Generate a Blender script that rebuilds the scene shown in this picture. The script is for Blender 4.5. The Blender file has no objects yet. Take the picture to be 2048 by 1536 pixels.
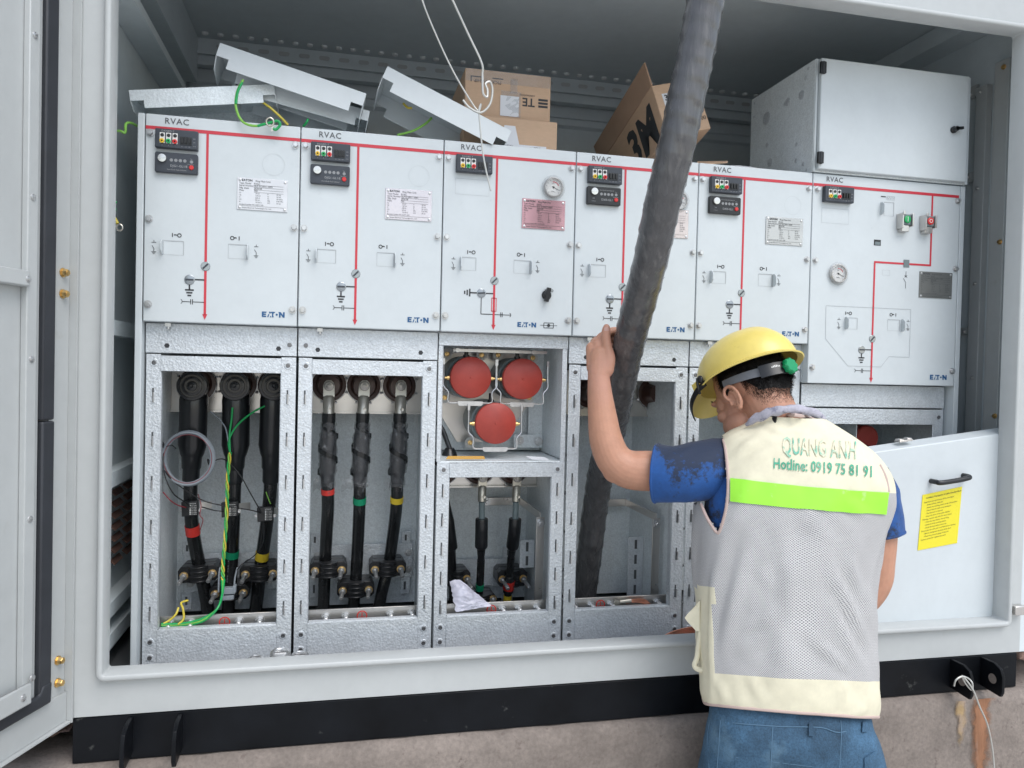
import bpy, bmesh, math, random
from mathutils import Vector as V, Matrix, noise
from mathutils.bvhtree import BVHTree
random.seed(7)
S = bpy.context.scene
COL = S.collection

# ------------------------------------------------------------------ camera, sky, sun, exposure
FPX, YAW, PITCH, ROLL = 1540.0, 0.22309467, -0.0181129, 0.0236364
CAM = V((0.4479154, -1.9506182, -0.5780768))
_cy, _sy, _cp, _sp = math.cos(YAW), math.sin(YAW), math.cos(PITCH), math.sin(PITCH)
_fw = V((_sy*_cp, _cy*_cp, _sp)); _rt0 = V((_cy, -_sy, 0)); _up0 = _rt0.cross(_fw)
_rt = _rt0*math.cos(ROLL) + _up0*math.sin(ROLL); _up = _up0*math.cos(ROLL) - _rt0*math.sin(ROLL)
cd = bpy.data.cameras.new('camera'); cam = bpy.data.objects.new('camera', cd); COL.objects.link(cam)
M = Matrix.Identity(4)
for r in range(3):
    M[r][0], M[r][1], M[r][2], M[r][3] = _rt[r], _up[r], -_fw[r], CAM[r]
cam.matrix_world = M
cd.sensor_width = 36.0; cd.lens = FPX/2048*36.0; cd.clip_start = 0.05; cd.clip_end = 500
S.camera = cam

SUN_EL, SUN_AZ = math.radians(55), math.radians(158)      # azimuth clockwise from +y: behind the photographer, a little right
w = bpy.data.worlds.new('World'); S.world = w; w.use_nodes = True
nt = w.node_tree; nt.nodes.clear()
sky = nt.nodes.new('ShaderNodeTexSky'); sky.sky_type = 'NISHITA'; sky.sun_disc = False
sky.sun_elevation = SUN_EL; sky.sun_rotation = SUN_AZ; sky.dust_density = 1.5; sky.air_density = 1.3
hs = nt.nodes.new('ShaderNodeHueSaturation'); hs.inputs['Saturation'].default_value = 0.64
bg = nt.nodes.new('ShaderNodeBackground'); bg.inputs['Strength'].default_value = 0.125
out = nt.nodes.new('ShaderNodeOutputWorld')
nt.links.new(sky.outputs[0], hs.inputs['Color']); nt.links.new(hs.outputs[0], bg.inputs['Color']); nt.links.new(bg.outputs[0], out.inputs[0])
sl = bpy.data.lights.new('sun', 'SUN'); sl.energy = 1.0; sl.angle = math.radians(40); sl.color = (1.0, 0.985, 0.965)
so = bpy.data.objects.new('sun', sl); COL.objects.link(so)
sdir = V((math.sin(SUN_AZ)*math.cos(SUN_EL), math.cos(SUN_AZ)*math.cos(SUN_EL), math.sin(SUN_EL)))
so.rotation_euler = sdir.to_track_quat('Z', 'Y').to_euler(); so.location = (0, -3, 5)
S.view_settings.view_transform = 'Standard'; S.view_settings.look = 'None'
S.view_settings.exposure = 0.82; S.view_settings.gamma = 1.0
S.cycles.max_bounces = 8; S.cycles.diffuse_bounces = 5; S.cycles.glossy_bounces = 4; S.cycles.transparent_max_bounces = 12

# ------------------------------------------------------------------ measuring: where a line of sight meets a plane of the place
def ray(u, v):
    return _rt*((u-1024)/FPX) + _up*((768-v)/FPX) + _fw
def P(u, v, y):                       # meets the plane at depth y
    d = ray(u, v); return CAM + d*((y-CAM.y)/d.y)
def PX(u, v, x):
    d = ray(u, v); return CAM + d*((x-CAM.x)/d.x)
def PZ(u, v, z):
    d = ray(u, v); return CAM + d*((z-CAM.z)/d.z)
def at(u, v, Z):                      # at a distance Z in front of the camera
    return CAM + ray(u, v)*Z
def proj(p):
    d = V(p)-CAM; z = d.dot(_fw)
    return 1024+FPX*d.dot(_rt)/z, 768-FPX*d.dot(_up)/z

# ------------------------------------------------------------------ materials
MATS = {}
def mat(name, col, rough=0.5, metal=0.0, var=None, bump=None, stretch=(1, 1, 1), spec=0.5, coat=0.0, rvar=None, vcol=None, alpha=1.0, trans=0.0, sheen=0.0, sss=0.0):
    m = bpy.data.materials.new(name); m.use_nodes = True; n = m.node_tree; N = n.nodes; L = n.links
    b = N['Principled BSDF']; b.inputs['Base Color'].default_value = (*col, 1); b.inputs['Roughness'].default_value = rough
    b.inputs['Metallic'].default_value = metal; b.inputs['Specular IOR Level'].default_value = spec
    b.inputs['Coat Weight'].default_value = coat; b.inputs['Alpha'].default_value = alpha
    b.inputs['Transmission Weight'].default_value = trans; b.inputs['Sheen Weight'].default_value = sheen
    if sss:
        b.inputs['Subsurface Weight'].default_value = sss; b.inputs['Subsurface Radius'].default_value = (0.012, 0.005, 0.003)
    tc = N.new('ShaderNodeTexCoord'); mp = N.new('ShaderNodeMapping'); mp.inputs['Scale'].default_value = stretch
    L.new(tc.outputs['Object'], mp.inputs[0])
    def noisetex(scale, detail=5, rough_=0.6):
        t = N.new('ShaderNodeTexNoise'); t.inputs['Scale'].default_value = scale; t.inputs['Detail'].default_value = detail
        t.inputs['Roughness'].default_value = rough_; L.new(mp.outputs[0], t.inputs['Vector']); return t
    if var:                              # (scale, amount) lightness, or vcol: a second colour mixed in over a noise threshold
        prev = None
        for sc, am in (var if isinstance(var[0], tuple) else (var,)):
            t = noisetex(sc); mr = N.new('ShaderNodeMapRange'); mr.inputs['From Min'].default_value = 0.3; mr.inputs['From Max'].default_value = 0.7
            mr.inputs['To Min'].default_value = 1-am; mr.inputs['To Max'].default_value = 1+am
            L.new(t.outputs['Fac'], mr.inputs['Value'])
            mx = N.new('ShaderNodeMix'); mx.data_type = 'RGBA'; mx.blend_type = 'MULTIPLY'; mx.inputs['Factor'].default_value = 1
            if prev: L.new(prev, mx.inputs['A'])
            else: mx.inputs['A'].default_value = (*col, 1)
            L.new(mr.outputs[0], mx.inputs['B']); prev = mx.outputs['Result']
        if vcol:                          # (colour, scale, lo, hi)
            c2, sc, lo, hi = vcol
            t = noisetex(sc); mr = N.new('ShaderNodeMapRange'); mr.inputs['From Min'].default_value = lo; mr.inputs['From Max'].default_value = hi
            L.new(t.outputs['Fac'], mr.inputs['Value'])
            mx = N.new('ShaderNodeMix'); mx.data_type = 'RGBA'; L.new(mr.outputs[0], mx.inputs['Factor']); L.new(prev, mx.inputs['A'])
            mx.inputs['B'].default_value = (*c2, 1); prev = mx.outputs['Result']
        L.new(prev, b.inputs['Base Color'])
    if rvar:
        t = noisetex(rvar[0]); mr = N.new('ShaderNodeMapRange'); mr.inputs['To Min'].default_value = rough-rvar[1]; mr.inputs['To Max'].default_value = rough+rvar[1]
        L.new(t.outputs['Fac'], mr.inputs['Value']); L.new(mr.outputs[0], b.inputs['Roughness'])
    if bump:                              # (scale, strength, distance)
        t = noisetex(bump[0], 4); bp = N.new('ShaderNodeBump'); bp.inputs['Strength'].default_value = bump[1]; bp.inputs['Distance'].default_value = bump[2]
        L.new(t.outputs['Fac'], bp.inputs['Height']); L.new(bp.outputs[0], b.inputs['Normal'])
    MATS[name] = m
    return m
PANEL = mat('panel_paint', (.58, .625, .645), .34, var=((3, .045), (14, .02), (60, .012)), bump=(900, .06, .001), vcol=((.46, .505, .525), 19, .70, .86), rvar=(9, .10))
CONT = mat('container_paint', (.455, .475, .475), .36, var=((2.5, .05), (30, .025)), vcol=((.38, .375, .35), 13, .67, .86), bump=(600, .08, .001), rvar=(6, .06))
INNER = mat('inner_paint', (.60, .655, .675), .42, var=((3, .06), (25, .03)), bump=(300, .05, .001))
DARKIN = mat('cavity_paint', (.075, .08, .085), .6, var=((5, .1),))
def galv(name, col, vor, strength, metal=.75, rough=.42):
    m = mat(name, col, rough, metal, var=((3, .07), (55, .06), (230, .13)))
    n = m.node_tree; N = n.nodes; L = n.links; b = N['Principled BSDF']; tc = [x for x in N if x.type == 'TEX_COORD'][0]
    t = N.new('ShaderNodeTexVoronoi'); t.inputs['Scale'].default_value = vor; L.new(tc.outputs['Object'], t.inputs['Vector'])
    t2 = N.new('ShaderNodeTexNoise'); t2.inputs['Scale'].default_value = vor*1.3; t2.inputs['Detail'].default_value = 3; t2.inputs['Distortion'].default_value = 1.2
    L.new(tc.outputs['Object'], t2.inputs['Vector'])
    ad = N.new('ShaderNodeMath'); ad.operation = 'ADD'; L.new(t.outputs['Distance'], ad.inputs[0]); L.new(t2.outputs['Fac'], ad.inputs[1])
    bp = N.new('ShaderNodeBump'); bp.inputs['Strength'].default_value = strength; bp.inputs['Distance'].default_value = .002
    L.new(ad.outputs[0], bp.inputs['Height']); L.new(bp.outputs[0], b.inputs['Normal'])
    return m
GALV = galv('galvanised_steel', (.60, .635, .665), 170, .45, .35, .40)
GALVIN = galv('galvanised_inner', (.74, .79, .81), 120, .3, .12, .42)
WINDOW = mat('window_glass', (.30, .33, .35), .12, .3, coat=.5)
STEEL = mat('stainless_steel', (.62, .60, .575), .3, .9, var=((9, .06),), rvar=(30, .08), stretch=(1, 1, 1))
SCREWD = mat('dark_screw', (.22, .22, .225), .35, .8)
BOLT = mat('bolt_steel', (.56, .565, .57), .30, .8, var=((60, .12),))
BRASS = mat('passivated_brass', (.72, .50, .22), .3, .95, var=((60, .15),))
CHROME = mat('silver_knob', (.60, .585, .56), .2, .9)
LUGB = mat('lug_bolt_steel', (.30, .29, .275), .32, .8)
TIN = mat('tinned_copper', (.56, .53, .47), .34, .8, var=((40, .1),))
BLACKP = mat('black_plastic', (.012, .013, .015), .32, var=((30, .2),), bump=(700, .05, .001))
NAVYP = mat('charcoal_plastic', (.035, .042, .055), .38, var=((30, .15),))
RUBBER = mat('black_rubber', (.010, .011, .013), .30, var=((25, .25),), bump=(40, .1, .003), coat=.15)
RUBM = mat('matt_rubber', (.028, .031, .038), .5, var=((15, .15),), bump=(25, .08, .002))
CABLE = mat('cable_sheath', (.012, .013, .014), .24, var=((30, .3),), bump=(60, .12, .002))
BIGC = mat('wrapped_sheath', (.075, .075, .078), .27, coat=.25, var=((5, .15), (60, .18)), bump=(60, .22, .003), stretch=(2.2, 2.2, .30), vcol=((.15, .145, .14), 30, .56, .80), rvar=(25, .12))
RED = mat('red_print', (.56, .035, .055), .4)
INK = mat('black_print', (.03, .032, .036), .5)
GREYINK = mat('grey_print', (.10, .105, .115), .5)
FAINT = mat('faint_outline_and_shade', (.40, .425, .44), .4)
FAINT2 = mat('fainter_outline', (.505, .54, .555), .4)
BLUEINK = mat('blue_print', (.012, .09, .23), .45)
WHITEP = mat('white_plastic', (.72, .72, .70), .35)
YEL = mat('yellow_plastic', (.75, .48, .03), .35); GRN = mat('green_plastic', (.01, .36, .10), .35); REDP = mat('red_plastic', (.62, .03, .03), .35)
TRED = mat('red_tape', (.62, .04, .03), .4, bump=(120, .1, .002)); TGRN = mat('green_tape', (.005, .25, .12), .4, bump=(120, .1, .002)); TYEL = mat('yellow_tape', (.66, .48, .03), .4, bump=(120, .1, .002))
EPOXY = mat('red_epoxy', (.36, .045, .032), .42, var=((14, .12), (50, .06)), bump=(60, .04, .002))
RESIN = mat('grey_resin', (.16, .20, .21), .4)
BRONZE = mat('brown_bushing', (.07, .035, .028), .3)
GREYINS = mat('grey_insulation', (.18, .23, .24), .45)
CARD = mat('cardboard', (.58, .395, .265), .75, var=((6, .07), (60, .04)), bump=(90, .08, .002), stretch=(1, 1, 3))
CARD2 = mat('cardboard_dark', (.44, .29, .20), .8, var=((6, .1),))
PAPER = mat('white_paper', (.72, .73, .76), .6, var=((8, .04),))
CRUMP = mat('crumpled_plastic', (.62, .62, .72), .25, alpha=.85, var=((30, .10),), bump=(25, .3, .006))
FILM2 = mat('wrap_film', (.13, .135, .145), .08, alpha=.34, bump=(70, 1.0, .010), spec=1.0, coat=1.0, var=(60, .3), vcol=((.75, .77, .80), 75, .60, .68))  # pale noise streaks paint in the glints of crinkled film
TAPE = mat('clear_tape', (.42, .31, .23), .12, coat=.5)
FILM = mat('clear_film', (.42, .44, .46), .07, alpha=.26, bump=(95, 1.0, .008), spec=1.0, coat=1.0)
STICKY = mat('yellow_sticker', (.78, .68, .03), .4)
ORST = mat('orange_sticker', (.55, .31, .07), .45)
YW = mat('yellow_wire', (.62, .50, .06), .4); GW = mat('green_wire', (.01, .34, .09), .4); LGW = mat('lime_wire', (.22, .50, .08), .4)
GREYW = mat('grey_wire', (.24, .27, .30), .4); REDW = mat('dark_red_wire', (.28, .03, .04), .45)
WIREW = mat('galvanised_wire', (.55, .55, .52), .4, .5)
COPPER = mat('bare_copper', (.78, .36, .25), .3, .9)
BEAMP = mat('black_beam_paint', (.005, .006, .008), .40, spec=.15, var=((8, .4),), bump=(25, .1, .003), vcol=((.11, .115, .11), 22, .67, .80), rvar=(12, .12))
CONC = mat('concrete', (.215, .182, .160), .9, var=((3, .16), (14, .16), (110, .16)), bump=(34, .35, .010), vcol=((.16, .13, .115), 52, .61, .69))
RUSTY = mat('rust_stain', (.27, .13, .07), .9, var=((14, .3), (60, .1)), bump=(30, .5, .01), stretch=(1, 1, .25), vcol=((.31, .25, .225), 9, .48, .66))
OCHRE = mat('ochre_stain', (.36, .25, .13), .9, var=((14, .25), (60, .1)), bump=(30, .5, .01), vcol=((.31, .25, .225), 12, .45, .62))
DIRT = mat('dirt', (.23, .15, .12), .95, var=((4, .2), (30, .2)), bump=(18, .8, .02))
GROUNDM = mat('ground_earth', (.58, .55, .51), .95, var=((1, .2), (12, .2)), bump=(10, .6, .02))
SLATLIT = mat('red_lit_slat', (.20, .11, .085), .8)  # red tint paints in the reddish daylight coming through the louvre
SKIN = mat('skin', (.49, .255, .17), .46, var=((9, .08), (60, .06)), bump=(220, .25, .002), vcol=((.54, .28, .22), 5, .5, .8), sss=.12, spec=.4)
NAIL = mat('nail', (.56, .34, .29), .3)
HAIR = mat('black_hair', (.010, .008, .008), .5, var=((60, .3),))
HELM = mat('yellow_helmet', (.80, .64, .17), .34, var=((6, .06), (40, .04)), coat=.1, bump=(14, .03, .004), vcol=((.52, .36, .07), 16, .66, .85))
STRAPG = mat('grey_strap', (.16, .17, .19), .4)
KNOB = mat('green_knob', (.004, .27, .10), .35)
SHIRT = mat('blue_polo', (.007, .066, .245), .75, var=((14, .2), (90, .1)), bump=(170, .25, .002), sheen=.1)
CREAM = mat('cream_cloth', (.74, .695, .53), .8, var=((7, .07), (60, .04)), bump=(420, .15, .001), vcol=((.60, .52, .38), 5, .58, .85))
LIME = mat('lime_band', (.33, .80, .05), .35, var=((16, .05),), vcol=((.55, .86, .35), 22, .66, .78))
PIPING = mat('pink_piping', (.52, .40, .36), .75)
GREENINK = mat('green_lettering', (.07, .36, .23), .75, var=((40, .2),), vcol=((.45, .58, .46), 30, .52, .75))
FADEINK = mat('faded_green_lettering', (.16, .46, .34), .75, var=((40, .2),), vcol=((.70, .67, .51), 34, .40, .56))
TOWEL = mat('grey_towel', (.40, .39, .45), .9, var=((40, .2),), bump=(150, .5, .003), vcol=((.20, .20, .26), 60, .55, .65))
DENIM = mat('denim', (.042, .100, .170), .85, var=((5, .4), (22, .25), (260, .3)), bump=(420, .4, .002), vcol=((.20, .34, .45), 4, .58, .8))
STITCH = mat('denim_stitch', (.085, .165, .25), .85)
BOOT = mat('dark_boot', (.03, .028, .026), .6)
for m_ in (RUSTY, OCHRE):
    n_ = m_.node_tree; uv_ = n_.nodes.new('ShaderNodeUVMap'); uv_.uv_map = 'UVMap'; sx_ = n_.nodes.new('ShaderNodeSeparateXYZ'); n_.links.new(uv_.outputs[0], sx_.inputs[0])
    no_ = n_.nodes.new('ShaderNodeTexNoise'); no_.inputs['Scale'].default_value = 38; no_.inputs['Detail'].default_value = 6; tc_ = n_.nodes.new('ShaderNodeTexCoord'); n_.links.new(tc_.outputs['Object'], no_.inputs['Vector'])
    a_ = n_.nodes.new('ShaderNodeMath'); a_.operation = 'MULTIPLY_ADD'; a_.inputs[1].default_value = 1.1; n_.links.new(no_.outputs['Fac'], a_.inputs[0]); n_.links.new(sx_.outputs['X'], a_.inputs[2])
    r_ = n_.nodes.new('ShaderNodeMapRange'); r_.inputs['From Min'].default_value = .78; r_.inputs['From Max'].default_value = 1.25; n_.links.new(a_.outputs[0], r_.inputs['Value']); n_.links.new(r_.outputs[0], n_.nodes['Principled BSDF'].inputs['Alpha'])
# polo with sweat-soaked patches
def wet_polo():
    n = SHIRT.node_tree; N = n.nodes; L = n.links; b = N['Principled BSDF']; src = b.inputs['Base Color'].links[0].from_socket
    tc = [x for x in N if x.type == 'TEX_COORD'][0]; sp = N.new('ShaderNodeSeparateXYZ'); L.new(tc.outputs['Object'], sp.inputs[0])
    def nz(sc, d):
        t = N.new('ShaderNodeTexNoise'); t.inputs['Scale'].default_value = sc; t.inputs['Detail'].default_value = d; t.inputs['Roughness'].default_value = .75; L.new(tc.outputs['Object'], t.inputs['Vector']); return t.outputs['Fac']
    def ramp(sock, a, b_, lo, hi):
        m = N.new('ShaderNodeMapRange'); m.inputs['From Min'].default_value = a; m.inputs['From Max'].default_value = b_; m.inputs['To Min'].default_value = lo; m.inputs['To Max'].default_value = hi; L.new(sock, m.inputs['Value']); return m.outputs[0]
    def add(p, q):
        m = N.new('ShaderNodeMath'); m.operation = 'ADD'; L.new(p, m.inputs[0]); L.new(q, m.inputs[1]); return m.outputs[0]
    f = add(add(nz(9, 8), ramp(nz(70, 4), .3, .7, -.10, .10)), add(ramp(sp.outputs['Z'], 1.40, 1.53, -.10, .16), ramp(sp.outputs['X'], -.215, -.165, -.45, .04)))
    mx = N.new('ShaderNodeMix'); mx.data_type = 'RGBA'; mx.inputs['B'].default_value = (.010, .022, .055, 1)
    L.new(ramp(f, .45, .54, 0, 1), mx.inputs['Factor']); L.new(src, mx.inputs['A']); L.new(mx.outputs['Result'], b.inputs['Base Color'])
wet_polo()
def mesh_cloth():
    m = mat('vest_netting', (.60, .60, .61), .8); n = m.node_tree; N = n.nodes; L = n.links; b = N['Principled BSDF']
    uv = N.new('ShaderNodeUVMap'); uv.uv_map = 'UVMap'
    mp = N.new('ShaderNodeMapping'); mp.inputs['Scale'].default_value = (350, 350, 1); mp.inputs['Rotation'].default_value = (0, 0, .785); L.new(uv.outputs[0], mp.inputs[0])
    t = N.new('ShaderNodeTexVoronoi'); t.voronoi_dimensions = '2D'; t.inputs['Scale'].default_value = 1; t.inputs['Randomness'].default_value = .08; L.new(mp.outputs[0], t.inputs['Vector'])
    mr = N.new('ShaderNodeMapRange'); mr.inputs['From Min'].default_value = .22; mr.inputs['From Max'].default_value = .46
    L.new(t.outputs['Distance'], mr.inputs['Value'])
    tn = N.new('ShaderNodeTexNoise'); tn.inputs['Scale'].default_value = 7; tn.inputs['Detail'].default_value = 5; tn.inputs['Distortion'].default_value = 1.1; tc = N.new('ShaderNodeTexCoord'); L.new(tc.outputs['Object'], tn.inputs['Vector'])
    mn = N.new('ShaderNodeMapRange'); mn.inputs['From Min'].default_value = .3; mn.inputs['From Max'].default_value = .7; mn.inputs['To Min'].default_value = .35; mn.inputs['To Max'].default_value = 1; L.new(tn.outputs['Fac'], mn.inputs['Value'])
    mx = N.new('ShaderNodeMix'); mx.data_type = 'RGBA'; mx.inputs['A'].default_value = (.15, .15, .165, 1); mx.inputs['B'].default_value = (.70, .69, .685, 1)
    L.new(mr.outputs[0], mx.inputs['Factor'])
    m2 = N.new('ShaderNodeMix'); m2.data_type = 'RGBA'; m2.inputs['A'].default_value = (.43, .425, .425, 1); L.new(mn.outputs[0], m2.inputs['Factor']); L.new(mx.outputs['Result'], m2.inputs['B'])  # grey noise patches: shirt showing through, plus painted wrinkle shading
    L.new(m2.outputs['Result'], b.inputs['Base Color'])
    bp = N.new('ShaderNodeBump'); bp.inputs['Strength'].default_value = .5; bp.inputs['Distance'].default_value = .0015; L.new(mr.outputs[0], bp.inputs['Height']); L.new(bp.outputs[0], b.inputs['Normal'])
    return m
NET = mesh_cloth()
DIMW = mat('dim_white_print', (.34, .35, .36), .5)
LIGHTDOT = mat('painted_light_dot', (.80, .82, .82), .3)

# ------------------------------------------------------------------ mesh building
WL = {}
def smoothpath(pts, n=6, closed=False):
    pts = [V(p) for p in pts]; out = []
    m = len(pts)
    for i in range(m if closed else m-1):
        if closed: a, b, c, d = pts[(i-1) % m], pts[i], pts[(i+1) % m], pts[(i+2) % m]
        else: a, b, c, d = pts[max(i-1, 0)], pts[i], pts[i+1], pts[min(i+2, m-1)]
        for k in range(n):
            t = k/n; t2 = t*t; t3 = t2*t
            out.append(.5*((2*b)+(c-a)*t+(2*a-5*b+4*c-d)*t2+(-a+3*b-3*c+d)*t3))
    if not closed: out.append(pts[-1])
    return out
def lerplist(vals, n):
    out = []
    for i in range(len(vals)-1):
        for k in range(n): out.append(vals[i]+(vals[i+1]-vals[i])*k/n)
    out.append(vals[-1]); return out
class MB:
    def __init__(s): s.v = []; s.f = []; s.m = []; s.cur = 0; s.uv = {}
    def add(s, vs, fs):
        o = len(s.v); s.v += [V(p) for p in vs]
        for f in fs: s.f.append([i+o for i in f]); s.m.append(s.cur)
        return s
    def box(s, x0, x1, y0, y1, z0, z1):
        vs = [(x, y, z) for z in (z0, z1) for y in (y0, y1) for x in (x0, x1)]
        return s.add(vs, [(0, 2, 3, 1), (4, 5, 7, 6), (0, 1, 5, 4), (2, 6, 7, 3), (0, 4, 6, 2), (1, 3, 7, 5)])
    def obox(s, c, a, b, d):           # centre and three half axes
        c = V(c); a = V(a); b = V(b); d = V(d)
        vs = [c+a*x+b*y+d*z for z in (-1, 1) for y in (-1, 1) for x in (-1, 1)]
        return s.add(vs, [(0, 2, 3, 1), (4, 5, 7, 6), (0, 1, 5, 4), (2, 6, 7, 3), (0, 4, 6, 2), (1, 3, 7, 5)])
    def prism(s, pts, ext):
        n = len(pts); pts = [V(p) for p in pts]; e = V(ext)
        return s.add(pts+[p+e for p in pts], [list(range(n)), list(range(2*n-1, n-1, -1))]+[(i, i+n, (i+1) % n+n, (i+1) % n) for i in range(n)])
    def tube(s, pts, r, n=12, caps=True, closed=False):
        pts = [V(p) for p in pts]; m = len(pts); R = r if isinstance(r, (list, tuple)) else [r]*m
        T = []
        for i in range(m):
            a = pts[(i-1) % m if closed else max(i-1, 0)]; b = pts[(i+1) % m if closed else min(i+1, m-1)]
            T.append((b-a).normalized())
        nrm = T[0].orthogonal().normalized(); vs = []
        for i in range(m):
            nrm = (nrm - T[i]*nrm.dot(T[i])).normalized(); bi = T[i].cross(nrm)
            for k in range(n):
                a = 2*math.pi*k/n; vs.append(pts[i]+(nrm*math.cos(a)+bi*math.sin(a))*R[i])
        fs = []
        for i in range(m if closed else m-1):
            j = (i+1) % m
            for k in range(n): fs.append((i*n+k, i*n+(k+1) % n, j*n+(k+1) % n, j*n+k))
        if caps and not closed: fs += [list(range(n-1, -1, -1)), list(range((m-1)*n, m*n))]
        return s.add(vs, fs)
    def cyl(s, a, b, r, r2=None, n=20): return s.tube([a, b], [r, r if r2 is None else r2], n)
    def lathe(s, o, ax, prof, n=28, xd=None):  # prof: (radius, height along axis)
        o = V(o); ax = V(ax).normalized(); x = (V(xd) if xd else ax.orthogonal()).normalized(); y = ax.cross(x); vs = []
        for r, h in prof:
            for k in range(n):
                a = 2*math.pi*k/n; vs.append(o+ax*h+(x*math.cos(a)+y*math.sin(a))*max(r, 1e-5))
        fs = [(i*n+k, i*n+(k+1) % n, (i+1)*n+(k+1) % n, (i+1)*n+k) for i in range(len(prof)-1) for k in range(n)]
        fs += [list(range(n-1, -1, -1)), list(range((len(prof)-1)*n, len(prof)*n))]
        return s.add(vs, fs)
    def ell(s, c, r, R=None, nu=20, nv=12):
        c = V(c); R = R or Matrix.Identity(3); vs = []; fs = []
        for i in range(nv+1):
            t = math.pi*i/nv
            for k in range(nu):
                a = 2*math.pi*k/nu; q = V((r[0]*max(math.sin(t), 1e-3)*math.cos(a), r[1]*max(math.sin(t), 1e-3)*math.sin(a), r[2]*math.cos(t))); vs.append(c+R@q)
        for i in range(nv):
            for k in range(nu): fs.append((i*nu+k, (i+1)*nu+k, (i+1)*nu+(k+1) % nu, i*nu+(k+1) % nu))
        return s.add(vs, fs)
    def grid(s, G, closed=False):       # rows of points
        n = len(G[0]); vs = [p for row in G for p in row]; fs = []
        for i in range(len(G)-1):
            for k in range(n if closed else n-1): fs.append((i*n+k, i*n+(k+1) % n, (i+1)*n+(k+1) % n, (i+1)*n+k))
        return s.add(vs, fs)
    def poly(s, pts): return s.add(pts, [list(range(len(pts)))])
    def disc(s, c, r, nrm=(0, -1, 0), n=24, r2=0):
        c = V(c); a = V(nrm).normalized(); x = V((1, 0, 0)) if abs(a.x) < .9 else V((0, 1, 0)); x = (x-a*x.dot(a)).normalized(); y = a.cross(x)
        ring = lambda q: [c+(x*math.cos(2*math.pi*k/n)+y*math.sin(2*math.pi*k/n))*q for k in range(n)]
        if r2: return s.add(ring(r)+ring(r2), [(k, (k+1) % n, n+(k+1) % n, n+k) for k in range(n)])
        return s.poly(ring(r))
    def text(s, t, o, size, ux=(1, 0, 0), uz=(0, 0, 1), bold=0, sx=1.0, space=1.0, fn=None):
        vs, fs = text2d(t, bold, space); o = V(o); ux = V(ux); uz = V(uz)
        if fn: return s.add([fn(x*size*sx, y*size) for x, y in vs], fs)
        return s.add([o+ux*(x*size*sx)+uz*(y*size) for x, y in vs], fs)
    def build(s, name, m, parent=None, loc=None, smooth=True, bevel=0, recalc=True, ang=.6, uvs=None):
        me = bpy.data.meshes.new(name); ms = m if isinstance(m, (list, tuple)) else [m]
        if parent is not None: off = WL[parent]
        elif loc is not None: off = V(loc)
        else:
            lo = [min(p[i] for p in s.v) for i in range(3)]; hi = [max(p[i] for p in s.v) for i in range(3)]; off = V(((lo[0]+hi[0])/2, (lo[1]+hi[1])/2, lo[2]))
        me.from_pydata([p-off for p in s.v], [], s.f)
        for x in ms: me.materials.append(x)
        if len(ms) > 1: me.polygons.foreach_set('material_index', s.m)
        if uvs:
            ul = me.uv_layers.new(name='UVMap')
            for l in me.loops: ul.data[l.index].uv = uvs[l.vertex_index]
        bm = bmesh.new(); bm.from_mesh(me)
        if recalc: bmesh.ops.recalc_face_normals(bm, faces=bm.faces)
        if smooth:
            for f in bm.faces: f.smooth = True
            for e in bm.edges: e.smooth = (len(e.link_faces) == 2 and e.calc_face_angle(0) < ang)
        bm.to_mesh(me); bm.free()
        o = bpy.data.objects.new(name, me); COL.objects.link(o)
        if parent is not None: o.parent = parent; WL[o] = WL[parent]
        else: o.location = off; WL[o] = off
        if bevel:
            bv = o.modifiers.new('bevel', 'BEVEL'); bv.width = bevel; bv.segments = 2; bv.limit_method = 'ANGLE'; bv.angle_limit = .6
        return o
    def each(s, name, m, parent, **kw):      # every separate piece becomes a part of its own
        n = len(s.v); par = list(range(n))
        def find(a):
            while par[a] != a: par[a] = par[par[a]]; a = par[a]
            return a
        for f in s.f:
            for a in f[1:]: par[find(a)] = find(f[0])
        isl = {}
        for i in range(n): isl.setdefault(find(i), []).append(i)
        bx = []
        for k, ids in isl.items():
            bx.append([[min(s.v[i][a] for i in ids)-.0004 for a in range(3)], [max(s.v[i][a] for i in ids)+.0004 for a in range(3)], [k]])
        done = False
        while not done:
            done = True
            for a in range(len(bx)):
                for b in range(a+1, len(bx)):
                    if all(bx[a][0][k] <= bx[b][1][k] and bx[b][0][k] <= bx[a][1][k] for k in range(3)):
                        bx[a] = [[min(x, y) for x, y in zip(bx[a][0], bx[b][0])], [max(x, y) for x, y in zip(bx[a][1], bx[b][1])], bx[a][2]+bx[b][2]]; bx.pop(b); done = False; break
                if not done: break
        out_ = []
        for _, _, roots in bx:
            rs_ = set(roots); q = MB(); mp = {}
            for i in range(n):
                if find(i) in rs_: mp[i] = len(q.v); q.v.append(s.v[i])
            for f in s.f:
                if find(f[0]) in rs_: q.f.append([mp[i] for i in f]); q.m.append(0)
            out_.append(q.build(name, m, parent, **kw))
        return out_
_T = {}
def text2d(t, bold, space):
    k = (t, round(bold, 4), space)
    if k not in _T:
        cu = bpy.data.curves.new('t', 'FONT'); cu.body = t; cu.size = 1; cu.offset = bold; cu.space_character = space; cu.resolution_u = 2
        ob = bpy.data.objects.new('t', cu); COL.objects.link(ob); dg = bpy.context.evaluated_depsgraph_get(); dg.update()
        me = ob.evaluated_get(dg).to_mesh(); _T[k] = ([(p.co.x, p.co.y) for p in me.vertices], [list(p.vertices) for p in me.polygons])
        ob.evaluated_get(dg).to_mesh_clear(); bpy.data.objects.remove(ob); bpy.data.curves.remove(cu)
    return _T[k]
def tag(o, label=None, cat=None, group=None, kind=None):
    if label: o['label'] = label
    if cat: o['category'] = cat
    if group: o['group'] = group
    if kind: o['kind'] = kind
    return o
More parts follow.
